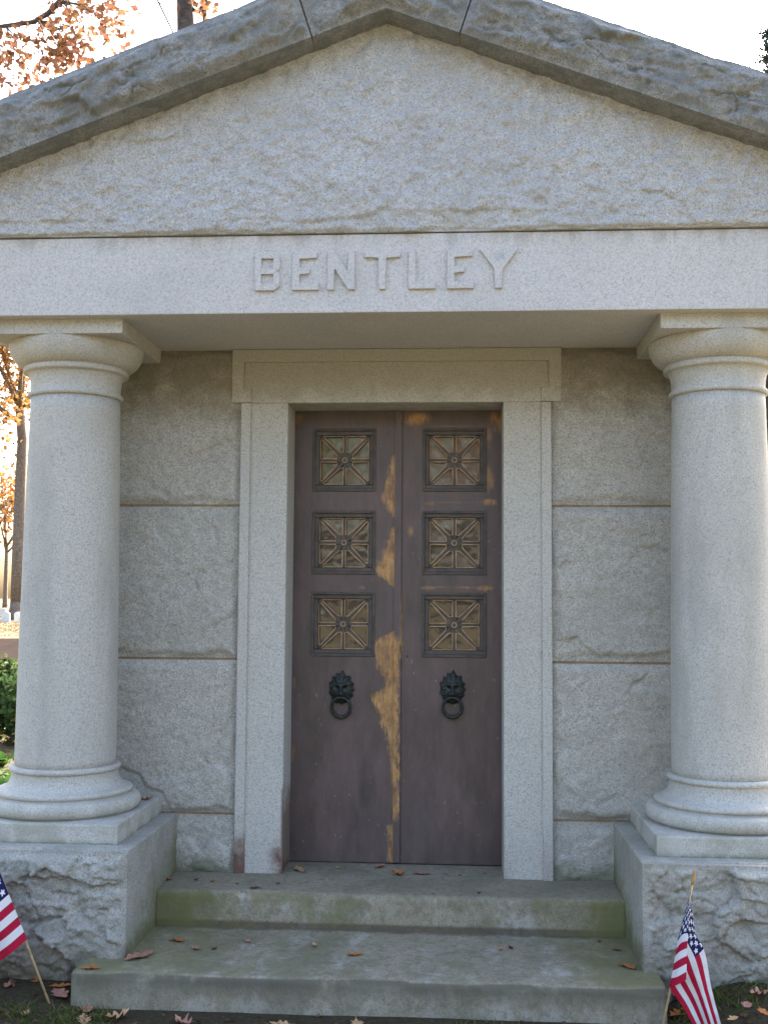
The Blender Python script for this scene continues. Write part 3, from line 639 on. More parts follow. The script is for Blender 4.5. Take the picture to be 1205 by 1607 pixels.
# --- doors
DY = .235
WZ = (1.865, 1.475, 1.093)
def make_door(s):
    cxw = -.250 if s < 0 else .268
    xa, xb = (-.4865, -.0125) if s < 0 else (.0235, .4865)
    hole = .136
    xs = [xa, cxw-hole, cxw+hole, xb]; zs = [.006]
    for c in WZ[::-1]: zs += [c-hole, c+hole]
    zs.append(2.099)
    b = BM(); bm = b.b
    holes = {(1, 2*k+1) for k in range(3)}
    vc = {}
    def V(i, j, y):
        if (i, j, y) not in vc: vc[(i, j, y)] = bm.verts.new((xs[i], y, zs[j]))
        return vc[(i, j, y)]
    y0, y1 = DY, DY+.05
    for i in range(3):
        for j in range(len(zs)-1):
            if (i, j) in holes: 
                c = [(i, j), (i+1, j), (i+1, j+1), (i, j+1)]
                for k in range(4): p, q = c[k], c[(k+1) % 4]; bm.faces.new([V(*p, y0), V(*q, y0), V(*q, y1), V(*p, y1)])
                continue
            bm.faces.new([V(i, j, y0), V(i+1, j, y0), V(i+1, j+1, y0), V(i, j+1, y0)]); bm.faces.new([V(i, j, y1), V(i, j+1, y1), V(i+1, j+1, y1), V(i+1, j, y1)])
    for j in range(len(zs)-1):
        for i in (0, 3): bm.faces.new([V(i, j, y0), V(i, j+1, y0), V(i, j+1, y1), V(i, j, y1)])
    for i in range(3):
        for j in (0, len(zs)-1): bm.faces.new([V(i, j, y0), V(i+1, j, y0), V(i+1, j, y1), V(i, j, y1)])
    d = b.done('door', M['door'], MA)
    d['label'] = 'dark bronze door leaf with bright worn patches along its meeting edge' if s < 0 else 'dark bronze door leaf with small worn patches around its grilles'
    for c in WZ:
        # sunk moulded frame
        b = BM(); o, i_ = .149, .119
        def ringbox(o, i, ya, yb, bev=.002, mat=0):
            b.box(cxw-o, cxw+o, ya, yb, c+i, c+o, bev, 1, mat); b.box(cxw-o, cxw+o, ya, yb, c-o, c-i, bev, 1, mat)
            b.box(cxw-o, cxw-i, ya+.0005, yb-.0005, c-i-.001, c+i+.001, bev, 1, mat); b.box(cxw+i, cxw+o, ya+.0005, yb-.0005, c-i-.001, c+i+.001, bev, 1, mat)
        ringbox(.149, .138, DY-.007, DY+.012); ringbox(.1385, .117, DY+.004, DY+.045, .004)
        b.done('window_frame', M['bronze'], d)
        BM().box(cxw-.134, cxw+.134, DY+.036, DY+.040, c-.134, c+.134, bev=0).done('glass_pane', M['glass'], d)
        # cast grille: eight spokes, hub, rubbed bead round each triangular opening
        b = BM(); R = .1185; yb0, yb1 = DY+.017, DY+.031
        bw = .0080
        def bar(ang, half, w):
            t = Vector((math.cos(ang), 0, math.sin(ang))); n = Vector((-t.z, 0, t.x)); cc = Vector((cxw, 0, c))
            q = [cc+t*half+n*w, cc-t*half+n*w, cc-t*half-n*w, cc+t*half-n*w]
            b.prism([(p.x, p.z) for p in q], yb0+.002, yb1, 0)
        bar(0, R, bw*.72); bar(math.pi/2, R, bw*.72); bar(math.pi/4, R*1.36, bw*1.05); bar(-math.pi/4, R*1.36, bw*1.05)
        b.prism([(cxw+.0135*math.cos(2*math.pi*k/16), c+.0135*math.sin(2*math.pi*k/16)) for k in range(16)], yb0-.006, yb1, 0)
        b.tube([(cxw+.0115*math.cos(2*math.pi*k/16), yb0-.006, c+.0115*math.sin(2*math.pi*k/16)) for k in range(16)], .0024, 5, 1, True)
        for k in range(4):
            for mir in (1, -1):
                # triangle in the octant: between the axis bar and the diagonal bar, inside R
                g1 = bw*.95; g2 = bw*1.30*math.sqrt(2)
                tri = [(.028+g1*.3, g1), (R-.004, g1), (R-.004, R-.010-g2*.6), (R-.012, R-.006-g2), (.030+g2*.55, .030+g2*.55-g2)]
                if tri[4][1] < g1+.001: tri[4] = (g1+g2+.003, g1+.003)
                tri[0] = (tri[4][0]-.001, g1)
                a = k*math.pi/2
                pts = []
                for tx, tz in tri:
                    tz *= mir; pts.append((cxw+tx*math.cos(a)-tz*math.sin(a), yb0, c+tx*math.sin(a)+tz*math.cos(a)))
                b.tube(pts, .0029, 5, 1, True)
        b.done('grille', [M['bronze'], M['copper']], d)
    # lion mask knocker
    kx, kz = (-.253, .775) if s < 0 else (.261, .781)
    nr, na = 26, 96
    rr = np.linspace(0, 1, nr)[:, None]; th = np.linspace(0, 2*np.pi, na, endpoint=False)[None, :]
    Rx = .052*(1+.0*th); tuft = .5+.5*np.cos(13*th+.6+1.2*np.sin(3*th)); upf = .5+.5*np.sin(th)
    edge = 1.0 + .22*(tuft**2)*(.35+.65*upf) + .14*np.exp(-((th-np.pi/2)/.28)**2)
    X = rr*np.cos(th)*.054*(1+(edge-1)*rr**2); Z = rr*np.sin(th)*.066*(1+(edge-1)*rr**2)
    g = lambda cx, cz, sx, sz=None: np.exp(-((X-cx)/sx)**2-((Z-cz)/(sz or sx))**2)
    Hh = .030*np.sqrt(np.clip(1-(rr*.98)**2.4, 0, 1)) + .004*rr*np.cos(13*th+.6+1.2*np.sin(3*th)+rr*5)*sstep(.45, .8, rr) + .004*sstep(.5, .75, rr)*np.cos(26*th+rr*9)
    Hh = Hh + .018*g(0, -.022, .017, .015) + .013*g(0, .0, .007, .022) + .009*(g(-.017, .022, .012, .007)+g(.017, .022, .012, .007)) - .012*(g(-.016, .010, .007, .005)+g(.016, .010, .007, .005))
    Hh = Hh + .006*(g(-.013, -.020, .009)+g(.013, -.020, .009)) - .012*g(0, -.040, .014, .006) + .006*(g(-.042, .03, .01)+g(.042, .03, .01))
    v = np.stack([kx+X, DY-.002-Hh, kz+Z+.018], -1).reshape(-1, 3)
    fc = []
    for i in range(nr-1):
        for j in range(na): fc.append([i*na+j, i*na+(j+1) % na, (i+1)*na+(j+1) % na, (i+1)*na+j])
    m = mesh_np('lion_mask', v, fc); bm = bmesh.new(); bm.from_mesh(m); bmesh.ops.remove_doubles(bm, verts=bm.verts, dist=1e-5); bmesh.ops.recalc_face_normals(bm, faces=bm.faces); bm.to_mesh(m); bm.free()
    link('lion_mask', m, M['knocker'], d)
    b = BM(); cz = kz-.064; n = 48
    pts, rad = [], []
    for k in range(n):
        a = 2*math.pi*k/n; low = .5-.5*math.sin(a)
        pts.append((kx+.043*math.cos(a), DY-.020-.016*(.5+.5*math.sin(a)), cz+.046*math.sin(a))); rad.append(.0068+.0035*low*(.6+.4*math.cos(a*12)))
    b.tube(pts, rad, 8, 0, True); b.done('knocker_ring', M['knocker'], d)
    if s < 0:
        b = BM(); b.box(-.0125, .0225, DY-.010, DY+.03, .008, 2.098, bev=.003); b.box(-.0005, .0005, DY-.0108, DY, .008, 2.098, bev=0)
        b.done('meeting_strip', M['door'], d)
    else:
        b = BM(); b.lathe([(.0045, .955), (.0045, .956)], 0, 0, 12) if False else None
        b = BM(); pts = [(.052+.005*math.cos(2*math.pi*k/14), .947+.006*math.sin(2*math.pi*k/14)) for k in range(14)]
        b.prism(pts, DY-.002, DY+.01); b.done('keyhole_plate', M['knocker'], d)
make_door(-1); make_door(1)
BM().box(-.9, .9, 2.2, 2.3, -.01, 2.3, bev=0).done('crypt_front', M['dark'], MA)

# ------------------------------------------------------------------ flags on dowels
def cloth(name, ctrl, parent, nu=64, nv=48, ripple=.004, seed=1):
    """ctrl: list of (a, [(b, point), ...]) lines across the fly; Catmull-free piecewise-smooth interpolation"""
    A = np.linspace(0, 1, nu); B = np.linspace(0, 1, nv)
    lines = []
    for a, pts in ctrl:
        bs = [p[0] for p in pts]; P = np.array([p[1] for p in pts]); lines.append(np.stack([np.interp(B, bs, P[:, k]) for k in range(3)], -1))
    av = np.array([c[0] for c in ctrl]); L = np.array(lines)            # [k,nv,3]
    out = np.zeros((nu, nv, 3))
    # monotone-ish smooth interpolation along a with Catmull-Rom
    for i, a in enumerate(A):
        k = min(max(np.searchsorted(av, a)-1, 0), len(av)-2); t = (a-av[k])/(av[k+1]-av[k])
        p1, p2 = L[k], L[k+1]; h = av[k+1]-av[k]
        m1 = (L[k+1]-L[k-1])/(av[k+1]-av[k-1]) if k > 0 else (p2-p1)/h
        m2 = (L[k+2]-L[k])/(av[k+2]-av[k]) if k+2 < len(av) else (p2-p1)/h
        t2, t3 = t*t, t*t*t
        out[i] = (2*t3-3*t2+1)*p1 + (t3-2*t2+t)*h*m1 + (-2*t3+3*t2)*p2 + (t3-t2)*h*m2
    AA, BB = np.meshgrid(A, B, indexing='ij')
    out[..., 1] += ripple*fbm(AA*7, BB*4, seed, 3)*sstep(0, .2, AA)
    v = out.reshape(-1, 3); f = grid_faces(nu, nv)
    m = mesh_np(name, v, f.tolist()); uvl = m.uv_layers.new(name='UVMap')
    uvs = np.stack([AA.ravel(), BB.ravel()], -1)
    li = np.empty(len(m.loops), np.int32); m.loops.foreach_get('vertex_index', li); uvl.data.foreach_set('uv', uvs[li].ravel())
    return link(name, m, M['flag'], parent)
def dowel(name, p0, p1, r, parent):
    b = BM(); p0, p1 = Vector(p0), Vector(p1); b.tube([p0, p0.lerp(p1, .5), p1], [r, r, r*.95], 8, 0); b.done(name, M['wood'], parent)
    b = BM(); t = (p1-p0).normalized(); b.tube([p1-t*.002, p1+t*.012, p1+t*.04, p1+t*.055], [r*1.15, r*1.5, r*1.0, r*.15], 8, 0); b.done('spear_tip', M['goldtip'], parent)
def px(u, v, Y): return at_y(u, v, Y)
# flag hanging folded beside the bottom step
FY = -1.00
bR = at_y(1033, 1625, FY-.0); bR = np.array([bR[0], FY, gz(bR[0], FY)-.03]); tR = px(1086.5, 1388, FY+.10)
fr = root('grave_flag', (bR[0], bR[1], bR[2]+.03), 'small stars and stripes flag hanging folded on its stick at the right hand end of the bottom step', 'flag', 'grave flags')
fr['label'] = 'small stars and stripes flag hanging limp and folded, its wooden stick tip showing'
dowel('stick', bR, tR, .0042, fr)
def stick_at(v):                                            # point on the dowel at image row v
    lo, hi = 0., 1.
    for _ in range(40):
        m = (lo+hi)/2; p = bR+(tR-bR)*m; w = p-CAM; row = 803.5-F_PX*(w@UP)/(w@FWD)
        if row > v: lo = m
        else: hi = m
    return bR+(tR-bR)*lo
top, bot = stick_at(1397), stick_at(1547); Ym = lambda q: top[1]+(bot[1]-top[1])*q
off = np.array([0, -.006, 0])
cloth('cloth', [
    (0.00, [(0, top+off+np.array([-.003, 0, 0])), (.5, (top+bot)/2+off+np.array([-.012, -.002, 0])), (1, bot+off+np.array([-.006, 0, 0]))]),
    (0.07, [(0, px(1083, 1404, Ym(0)-.018)), (.54, px(1070, 1468, Ym(.5)-.034)), (1, px(1061, 1547, Ym(1)-.044))]),
    (0.14, [(0, px(1081.5, 1412, Ym(0)-.026)), (.54, px(1079, 1466, Ym(.5)-.050)), (1, px(1076.5, 1538, Ym(1)-.060))]),
    (0.22, [(0, px(1080, 1430, Ym(.2)+.006)), (.16, px(1086.5, 1432, Ym(.2)-.012)), (.54, px(1077, 1476, Ym(.5)-.026)), (1, px(1066, 1544, Ym(1)-.028))]),
    (0.40, [(0, px(1086, 1486, Ym(.6)+.020)), (.38, px(1104, 1489, Ym(.6)-.004)), (.54, px(1090, 1504, Ym(.7)-.012)), (.70, px(1075, 1520, Ym(.8)-.012)), (1, px(1050, 1548, Ym(1)-.014))]),
    (0.70, [(0, px(1096, 1558, Ym(.9)+.026)), (.38, px(1117, 1554, Ym(.9)-.004)), (.58, px(1104, 1563, Ym(.95)-.012)), (.80, px(1089, 1573, Ym(1)+.002)), (1, px(1072, 1582, Ym(1)-.010))]),
    (1.00, [(0, px(1112, 1620, Ym(1)+.026)), (.38, px(1133, 1614, Ym(1)-.010)), (.60, px(1121, 1621, Ym(1)-.018)), (.80, px(1110, 1624, Ym(1)+.004)), (1, px(1097, 1627, Ym(1)-.010))]),
], fr, 96, 64, .007, 5)
# flag leaning away by the other pedestal
bL = at_z(83, 1575, -.25); bL = np.array([bL[0], bL[1], gz(bL[0], bL[1])-.03])
YB = bL[1]; tL = px(-24, 1309, YB+.02)
fl = root('grave_flag', (bL[0], bL[1], bL[2]+.03), 'small stars and stripes flag spread open on a slanting stick beside the rough pedestal', 'flag', 'grave flags')
dowel('stick', bL, tL, .0045, fl)
topL, botL = px(-19, 1322, YB+.012), px(42.5, 1475, YB+.004)
cloth('cloth', [
    (0.0, [(0, topL), (1, botL)]),
    (0.15, [(0, px(-50, 1348, YB-.03)), (1, px(14, 1499, YB-.035))]),
    (0.4, [(0, px(-90, 1375, YB+.01)), (1, px(-26, 1525, YB+.0))]),
    (0.7, [(0, px(-140, 1410, YB-.05)), (1, px(-80, 1550, YB-.04))]),
    (1.0, [(0, px(-185, 1440, YB+.0)), (1, px(-130, 1575, YB-.01))]),
], fl, 64, 40, .008, 9)

# ------------------------------------------------------------------ fallen leaves
def leaf_mesh(seed, curl, roll):
    rng = random.Random(seed); n = 13
    tt = [i/(n-1) for i in range(n)]
    mid = [(t-.5, 0) for t in tt]; v = []; f = []
    for sgn in (1, -1):
        pass
    def half(t, sg): 
        env = .30*math.sin(math.pi*min(1, t*1.02))**.75*(1-.25*abs(t-.6)); lobe = .55+.45*math.cos(t*math.pi*7+(.4 if sg > 0 else -.3)); return max(.012, env*(.42+.58*lobe))
    for sg in (1, -1):
        for t in tt: 
            y = sg*half(t, sg)*rng.uniform(.85, 1.15); v.append((t-.5, y))
    for t in tt: v.append((t-.5, 0))
    k = 2*n
    for i in range(n-1):
        f.append([k+i, k+i+1, i+1, i]); f.append([k+i+1, k+i, n+i, n+i+1])
    v3 = []
    for x, y in v:
        z = curl*x*x*1.6 + roll*y*y*3.2 + .10*abs(y) + .02*math.sin(x*9+seed); v3.append((x, y, z))
    # stalk
    b = len(v3); v3 += [(-.5, .012, v3[k][2]), (-.5, -.012, v3[k][2]), (-.68, -.008, v3[k][2]+.05), (-.68, .008, v3[k][2]+.05)]; f.append([b, b+1, b+2, b+3])
    zmin = min(q[2] for q in v3); v3 = [(x, y, z-zmin) for x, y, z in v3]
    return mesh_np('fallen_leaf', v3, f)
LM = {}
def put_leaf(u, v, Z, size, c, label, group, variant=None, rot=None, tilt=0):
    p = at_z(u, v, Z); rng = random.Random(int(u*7+v*13)); variant = rng.randrange(4) if variant is None else variant
    if (variant, c) not in LM: 
        m = leaf_mesh(variant*5+c, (.25, .5, .1, .7)[variant], (.5, .8, .25, 1.0)[variant]); m.materials.append(LEAFC[c]); LM[(variant, c)] = m
    o = bpy.data.objects.new('fallen_leaf', LM[(variant, c)]); COL.objects.link(o)
    o.scale = (size, size, size); z = Z if Z > -.2 else gz(p[0], p[1])
    if Z <= -.2: p = at_z(u, v, z)
    o.rotation_euler = (0, 0, rot if rot is not None else rng.uniform(0, 6.28)); o.location = (p[0], p[1], z-.0005)
    tag(o, label, 'leaf', group); return o
gp, gs, gg = 'fallen leaves on the porch floor', 'fallen leaves on the bottom step', 'fallen leaves on the soil'
for u, v, s, c in ((308, 1382, .030, 3), (333, 1384, .035, 1), (262, 1381, .06, 1), (436, 1388, .025, 3), (752, 1402, .030, 3), (700, 1372, .02, 3), (722, 1374, .02, 3), (760, 1372, .02, 3), (680, 1403, .022, 3), (480, 1386, .02, 3), (372, 1388, .02, 3)):
    put_leaf(u, v, 0.003, s, c, 'tiny curled leaf scrap lying on the porch floor between the pedestals', gp)
for u, v, s, c, l in ((400, 1394, .055, 3, 'small dark red leaf on the porch floor in front of the rust stained jamb'), (470, 1366, .100, 2, 'large tan leaf at the foot of the rust stained jamb, against the door'),
                      (530, 1362, .05, 2, 'small upright tan leaf against the door leaf with the long worn patch'), (596, 1361, .075, 0, 'brown leaf at the foot of the seam between the two doors'),
                      (625, 1374, .085, 1, 'flat orange brown leaf on the porch just before the door seam'), (661, 1372, .085, 0, 'pinkish curled leaf on the porch before the door with small worn patches')):
    put_leaf(u, v, 0.003, s, c, l, gp)
for u, v, s, c in ((336, 1490, .035, 3), (388, 1478, .05, 0), (493, 1486, .04, 2), (785, 1492, .035, 1), (802, 1489, .035, 3), (968, 1492, .04, 3), (308, 1491, .05, 0), (940, 1478, .035, 3)):
    put_leaf(u, v, -.141, s, c, 'small curled leaf scrap lying on the tread of the bottom step', gs)
for u, v, s, c, l, rot in ((218, 1503, .135, 0, 'large pinkish oak leaf at the inner corner of a pedestal on the bottom step', .9), (278, 1477, .075, 1, 'orange brown leaf tucked under the mossy riser beside the pedestal', 2.8), (557, 1499, .075, 1, 'single bright orange brown leaf out in the middle of the bottom step', .4),
                      (985, 1519, .085, 1, 'faded orange oak leaf on the bottom step next to the hanging flag', 2.4), (142, 1521, .075, 1, 'flat brown leaf on the projecting end of the bottom step', .1)):
    put_leaf(u, v, -.141, s, c, l, gs, 2 if s > .1 else None, rot=rot)
for u, v, s, c, l, rot in ((94, 1562, .125, 0, 'large pink brown oak leaf on the soil where the slanting flag stick enters', -.9), (95, 1549, .085, 1, 'orange leaf in the gap between the pedestal and the end of the bottom step', .3), (60, 1540, .07, 1, 'small orange leaf on the soil at the pedestal foot beside the slanting stick', 1.2),
                      (136, 1587, .085, 0, 'upright pinkish leaf on the soil against the end of the bottom step', 1.9), (1066, 1592, .11, 1, 'orange oak leaf on the soil behind the hanging flag', .8), (1190, 1563, .08, 0, 'pale pinkish leaf on the soil under the rough pedestal face', .2)):
    put_leaf(u, v, -.25, s, c, l, gg, rot=rot)
for u, v, s, c in ((132, 1603, .10, 2), (183, 1601, .10, 2), (288, 1609, .09, 0), (440, 1609, .08, 2), (560, 1610, .09, 2), (12, 1548, .06, 0), (1172, 1580, .07, 0), (1150, 1600, .06, 2), (1198, 1590, .07, 1), (40, 1595, .05, 2)):
    put_leaf(u, v, -.25, s, c, 'faded leaf lying loose on the dark soil in front of the steps and pedestals', gg)
pl = at_z(229, 1256, .33); o = put_leaf(229, 1256, .329, .07, 0, 'lone pinkish leaf resting on the column plinth', None, 1, .2)

# ------------------------------------------------------------------ grass and litter (uncountable)
rng = np.random.default_rng(4)
def blades(name, pts, hmin, hmax, w, lean, mat, label, cat):
    n = len(pts); a = rng.uniform(0, 2*np.pi, n); h = rng.uniform(hmin, hmax, n); l = rng.normal(0, lean, (n, 2))*h[:, None]
    z = ground_h(pts[:, 0], pts[:, 1])-.003; ww = w*rng.uniform(.6, 1.3, n)
    b0 = np.stack([pts[:, 0]-ww*np.cos(a), pts[:, 1]-ww*np.sin(a), z], -1); b1 = np.stack([pts[:, 0]+ww*np.cos(a), pts[:, 1]+ww*np.sin(a), z], -1)
    t = np.stack([pts[:, 0]+l[:, 0], pts[:, 1]+l[:, 1], z+h], -1)
    v = np.stack([b0, b1, t], 1).reshape(-1, 3); i = np.arange(n)*3
    o = link(name, mesh_np(name, v, np.stack([i, i+1, i+2], 1).tolist(), False), mat); return tag(o, label, cat, kind='stuff')
def scatter(n, x0, x1, y0, y1, clump=None):
    p = np.stack([rng.uniform(x0, x1, n), rng.uniform(y0, y1, n)], -1)
    if clump is not None: p = p[fbm(p[:, 0]*clump, p[:, 1]*clump, 5, 3) > .02]
    return p
inb = lambda p: (p[:, 0] > -1.13) & (p[:, 0] < 1.04) & (p[:, 1] > -.93)
pp = np.concatenate([scatter(9000, -2.4, -.9, -1.7, -.74, 6), scatter(9000, .9, 2.4, -1.7, -.74, 6), scatter(3000, -1.1, 1.1, -2.2, -.93, 3)]); pp = pp[~inb(pp)]
blades('grass', pp, .010, .035, .0032, .9, M['grass'], 'sparse short grass growing in the dark soil before the pedestals', 'grass')
pp = np.concatenate([scatter(26000, -9, -1.75, -.3, 19, .8), scatter(12000, -22, -6, 33.5, 62, .3), scatter(4000, 1.75, 5, -.5, 10, .8)])
blades('lawn_grass', pp, .04, .11, .008, .6, M['grass'], 'rough lawn behind the mausoleum on both sides', 'grass')
def litter(name, pts, size, label):
    n = len(pts); a = rng.uniform(0, 2*np.pi, n); sz = size*rng.uniform(.5, 1.3, n)[:, None]; z = ground_h(pts[:, 0], pts[:, 1])+.006
    c = np.stack([pts[:, 0], pts[:, 1], z], -1); t = np.stack([np.cos(a), np.sin(a), rng.normal(0, .35, n)], -1); bt = np.stack([-np.sin(a), np.cos(a), rng.normal(0, .35, n)], -1)
    up = np.array([0, 0, .12]); v = np.stack([c-t*sz*.5, c-t*sz*.1+bt*sz*.34+up*sz, c+t*sz*.5+up*sz, c+t*sz*.05-bt*sz*.34+up*sz], 1).reshape(-1, 3); i = np.arange(n)*4
    return tag(link(name, mesh_np(name, v, np.stack([i, i+3, i+2, i+1], 1).tolist(), False), M['debris' if name == 'soil_debris' else 'litter']), label, 'leaf litter', kind='stuff')
litter('leaf_litter', np.concatenate([scatter(9000, -16, -1.9, 1, 19), scatter(14000, -40, -8, 33.5, 75), scatter(2500, 1.9, 8, 1, 20)]), .10, 'scattered brown leaf litter over the lawn')
pp = np.concatenate([scatter(900, -2.6, -.9, -1.7, -.74), scatter(900, .9, 2.4, -1.7, -.74), scatter(250, -1, 1, -1.7, -.93)]); litter('soil_debris', pp[~inb(pp)], .022, 'small leaf fragments and twigs in the dark soil')

# ------------------------------------------------------------------ trees
class Tree:
    def __init__(s, seed): s.r = random.Random(seed); s.paths = []; s.tips = []
    def path(s, pts, r0, r1): s.paths.append((pts, r0, r1))
    def grow(s, p, d, L, r, depth, up=.15, spread=.7, nchild=3, leafdepth=1):
        R = s.r; n = 5; pts = [p.copy()]; q = p.copy(); dd = d.normalized()
        for i in range(n):
            dd = (dd + Vector((R.gauss(0, .16), R.gauss(0, .16), R.gauss(0, .12)+up*.2))).normalized(); q = q+dd*(L/n); pts.append(q.copy())
        s.path(pts, r, r*.55)
        if depth <= leafdepth: s.tips += [(pts[k], dd) for k in range(1, n+1)]
        if depth == 0: return
        for c in range(nchild):
            k = R.randint(2, n) if c else n
            ax_ = Vector((R.gauss(0, 1), R.gauss(0, 1), R.gauss(0, .6))).normalized()
            nd = (dd + ax_*spread + Vector((0, 0, up))).normalized()
            s.grow(pts[k], nd, L*R.uniform(.6, .8), r*.52, depth-1, up, spread, nchild, leafdepth)
    def wood(s, name, mat, parent, seg=7):
        b = BM()
        for pts, r0, r1 in s.paths:
            n = len(pts); b.tube([tuple(p) for p in pts], [r0+(r1-r0)*i/(n-1) for i in range(n)], seg if r0 > .04 else 4)
        return b.done(name, mat, parent, False)
def crown(name, centres, per, spread, size, mat, parent, seed, flat=.5):
    g = np.random.default_rng(seed); c = np.repeat(np.array(centres, float), per, 0); n = len(c)
    c = c + g.normal(0, 1, (n, 3))*np.array(spread)
    nrm = g.normal(0, 1, (n, 3)); nrm[:, 2] += flat*np.sign(nrm[:, 2]); nrm /= np.linalg.norm(nrm, axis=1)[:, None]
    t = np.cross(nrm, g.normal(0, 1, (n, 3))); t /= np.linalg.norm(t, axis=1)[:, None]; bt = np.cross(nrm, t)
    sz = size*g.uniform(.6, 1.3, n)[:, None]
    # five sided pointed leaf, bent along the midrib
    v = np.stack([c-t*sz*.5, c-t*sz*.1+bt*sz*.36+nrm*sz*.08, c+t*sz*.55, c-t*sz*.05-bt*sz*.36+nrm*sz*.08], 1).reshape(-1, 3)
    i = np.arange(n)*4
    f = np.concatenate([np.stack([i, i+1, i+2], 1)[:, ::-1], np.stack([i, i+2, i+3], 1)[:, ::-1]])
    return link(name, mesh_np(name, v, f.tolist(), False), mat, parent)
V3 = lambda a: Vector(tuple(float(x) for x in a))
# oak standing close behind, its boughs reach over the raking cornice
YO = 10.0
ob = at_y(291, 30, YO); OB = Vector((ob[0], YO, gz(ob[0], YO)))
oak = root('oak_tree', OB, 'oak with sparse orange leaves whose bough reaches above the raking cornice', 'tree')
T = Tree(5)
tp = [OB-Vector((0, 0, .1)), OB+Vector((.05, 0, 2)), OB+Vector((-.05, .1, 5)), V3(at_y(293, 60, YO)), V3(at_y(290, 0, YO)), V3(at_y(286, -60, YO)), V3(at_y(296, -180, YO))]
T.path(tp, .20, .075)
limb = [V3(at_y(286, -60, YO)), V3(at_y(200, -62, YO-.2)), V3(at_y(120, -40, YO-.4)), V3(at_y(95, 0, YO-.5)), V3(at_y(76, 20, YO-.5)), V3(at_y(52, 34, YO-.5)), V3(at_y(0, 41, YO-.4)), V3(at_y(-90, 60, YO))]
T.path(limb, .055, .026)
T.path([V3(at_y(290, 5, YO)), V3(at_y(310, 18, YO)), V3(at_y(323, 0, YO)), V3(at_y(330, -60, YO))], .04, .02)
T.path([V3(at_y(323, 60, YO)), V3(at_y(321, 20, YO)), V3(at_y(324, -20, YO)), V3(at_y(335, -120, YO))], .035, .03)
T.path([V3(at_y(276, 60, YO+.5)), V3(at_y(262, 30, YO+.5)), V3(at_y(246, -3, YO+.5)), V3(at_y(225, -50, YO+.4))], .012, .016)
T.path([V3(at_y(262, 18, YO+.5)), V3(at_y(275, 24, YO+.5))], .006, .003); T.path([V3(at_y(249, 2, YO+.5)), V3(at_y(270, 18, YO+.4))], .008, .004)
T.path([V3(at_y(180, -30, YO)), V3(at_y(212, -2, YO)), V3(at_y(232, 6, YO))], .018, .006)
T.path([V3(at_y(35, -12, YO)), V3(at_y(55, 14, YO)), V3(at_y(85, 0, YO-.4))], .006, .012)
cl = [(30, 70), (12, 62), (48, 84), (22, 92), (6, 100), (38, 118), (68, 62), (78, 78), (90, 50), (100, 62), (112, 70), (84, 96), (98, 96), (122, 84), (132, 66), (140, 78), (118, 40), (96, 30), (108, 18), (132, 22), (120, 8), (150, 30), (160, 22), (170, 36), (146, 8), (182, 20), (196, 24), (176, 58), (170, 64),
      (110, 92), (60, 92), (72, 112), (64, 132), (10, 84), (128, 95), (140, 90), (100, 80), (310, 6), (318, 12), (330, 2), (88, 12), (155, -10), (50, 70), (5, 128), (20, 132), (75, 52)]
LP = []
for i, (u, v) in enumerate(cl):
    r = random.Random(i); p = V3(at_y(u, v, YO-.5+r.uniform(-.9, .9))); LP.append(p)
    if u < 260:
        a = V3(at_y(*((95, 2) if v < 60 and u > 80 else (60, 30) if u > 40 else (10, 40)), YO-.5)); mid = a.lerp(p, .5)+Vector((r.uniform(-.05, .15), 0, r.uniform(-.02, .12)))
        T.path([a, mid, p, p+Vector((.03, 0, -.12))], .007, .003)
for k in range(5):
    a = T.r.uniform(0, 6.28); T.grow(tp[5+(k % 2)], Vector((math.cos(a), math.sin(a), .9)), 2.0, .045, 2, .25, .7, 3)
T.wood('trunk', M['bark_dark'], oak)
c1 = [p for p, _ in T.tips if p.z > 10.5 or p.x > -2]
crown('crown', [tuple(p) for p in LP], 18, (.125, .22, .11), .112, M['leaf_oak'], oak, 3, .1)
crown('upper_crown', [tuple(p) for p in c1][:260], 6, (.22, .22, .2), .12, M['leaf_oak'], oak, 4, .2)

# big maple beyond the lane
def big_tree(name, base, h, r, label, seed, leaf, per, lsize, group=None, trunkpts=None, fork=.42, spread=.75, ncl=5, lean=(0, 0), dep=3, up=.22, bark='bark'):
    o = root(name, base, label, 'tree', group); T = Tree(seed)
    pts = trunkpts or [base+Vector((lean[0]*t*h*fork, lean[1]*t*h*fork, t*h*fork-.1)) for t in (0, .03, .1, .3, .6, 1)]
    n = len(pts); b_r = [r*1.35, r*1.12, r, r*.92, r*.85, r*.78]
    T.path(pts[:2], r*1.4, r*1.08); T.path(pts[1:], r*1.08, r*.7)
    for k in range(ncl):
        a = 2*math.pi*(k+T.r.random()*.5)/ncl; T.grow(pts[-1] if k % 3 else pts[-1].lerp(pts[-2], T.r.uniform(0, .5)), Vector((math.cos(a)*.8, math.sin(a)*.8, .9)), h*(1-fork)*.46, r*.42, dep, up, spread, 3, 1)
    T.wood('trunk', M[bark], o)
    crown('crown', [tuple(p) for p, _ in T.tips], per, (lsize*2.2,)*3, lsize, M[leaf], o, seed+1, .3); return o
YM = 61.0
mb = at_y(26, 966, YM); MB = Vector((mb[0], YM, gz(mb[0], YM)))
mp = [MB-Vector((0, 0, .2)), V3(at_y(27, 945, YM)), V3(at_y(29, 860, YM)), V3(at_y(32, 760, YM)), V3(at_y(35, 690, YM)), V3(at_y(31, 640, YM))]
MP = big_tree('maple_tree', MB, 24, .40, 'large maple with orange leaves beyond the lane, white headstones at its foot', 31, 'leaf_yellow', 7, .42, trunkpts=mp, ncl=6, up=.12)
mr = random.Random(8)
mc = [tuple(at_y(mr.uniform(-60, 60), 700-mr.random()**.6*190, YM+mr.uniform(-4, 2))) for _ in range(150)]
crown('lower_crown', mc, 16, (.5, .6, .45), .34, M['leaf_yellow'], MP, 77, .2)
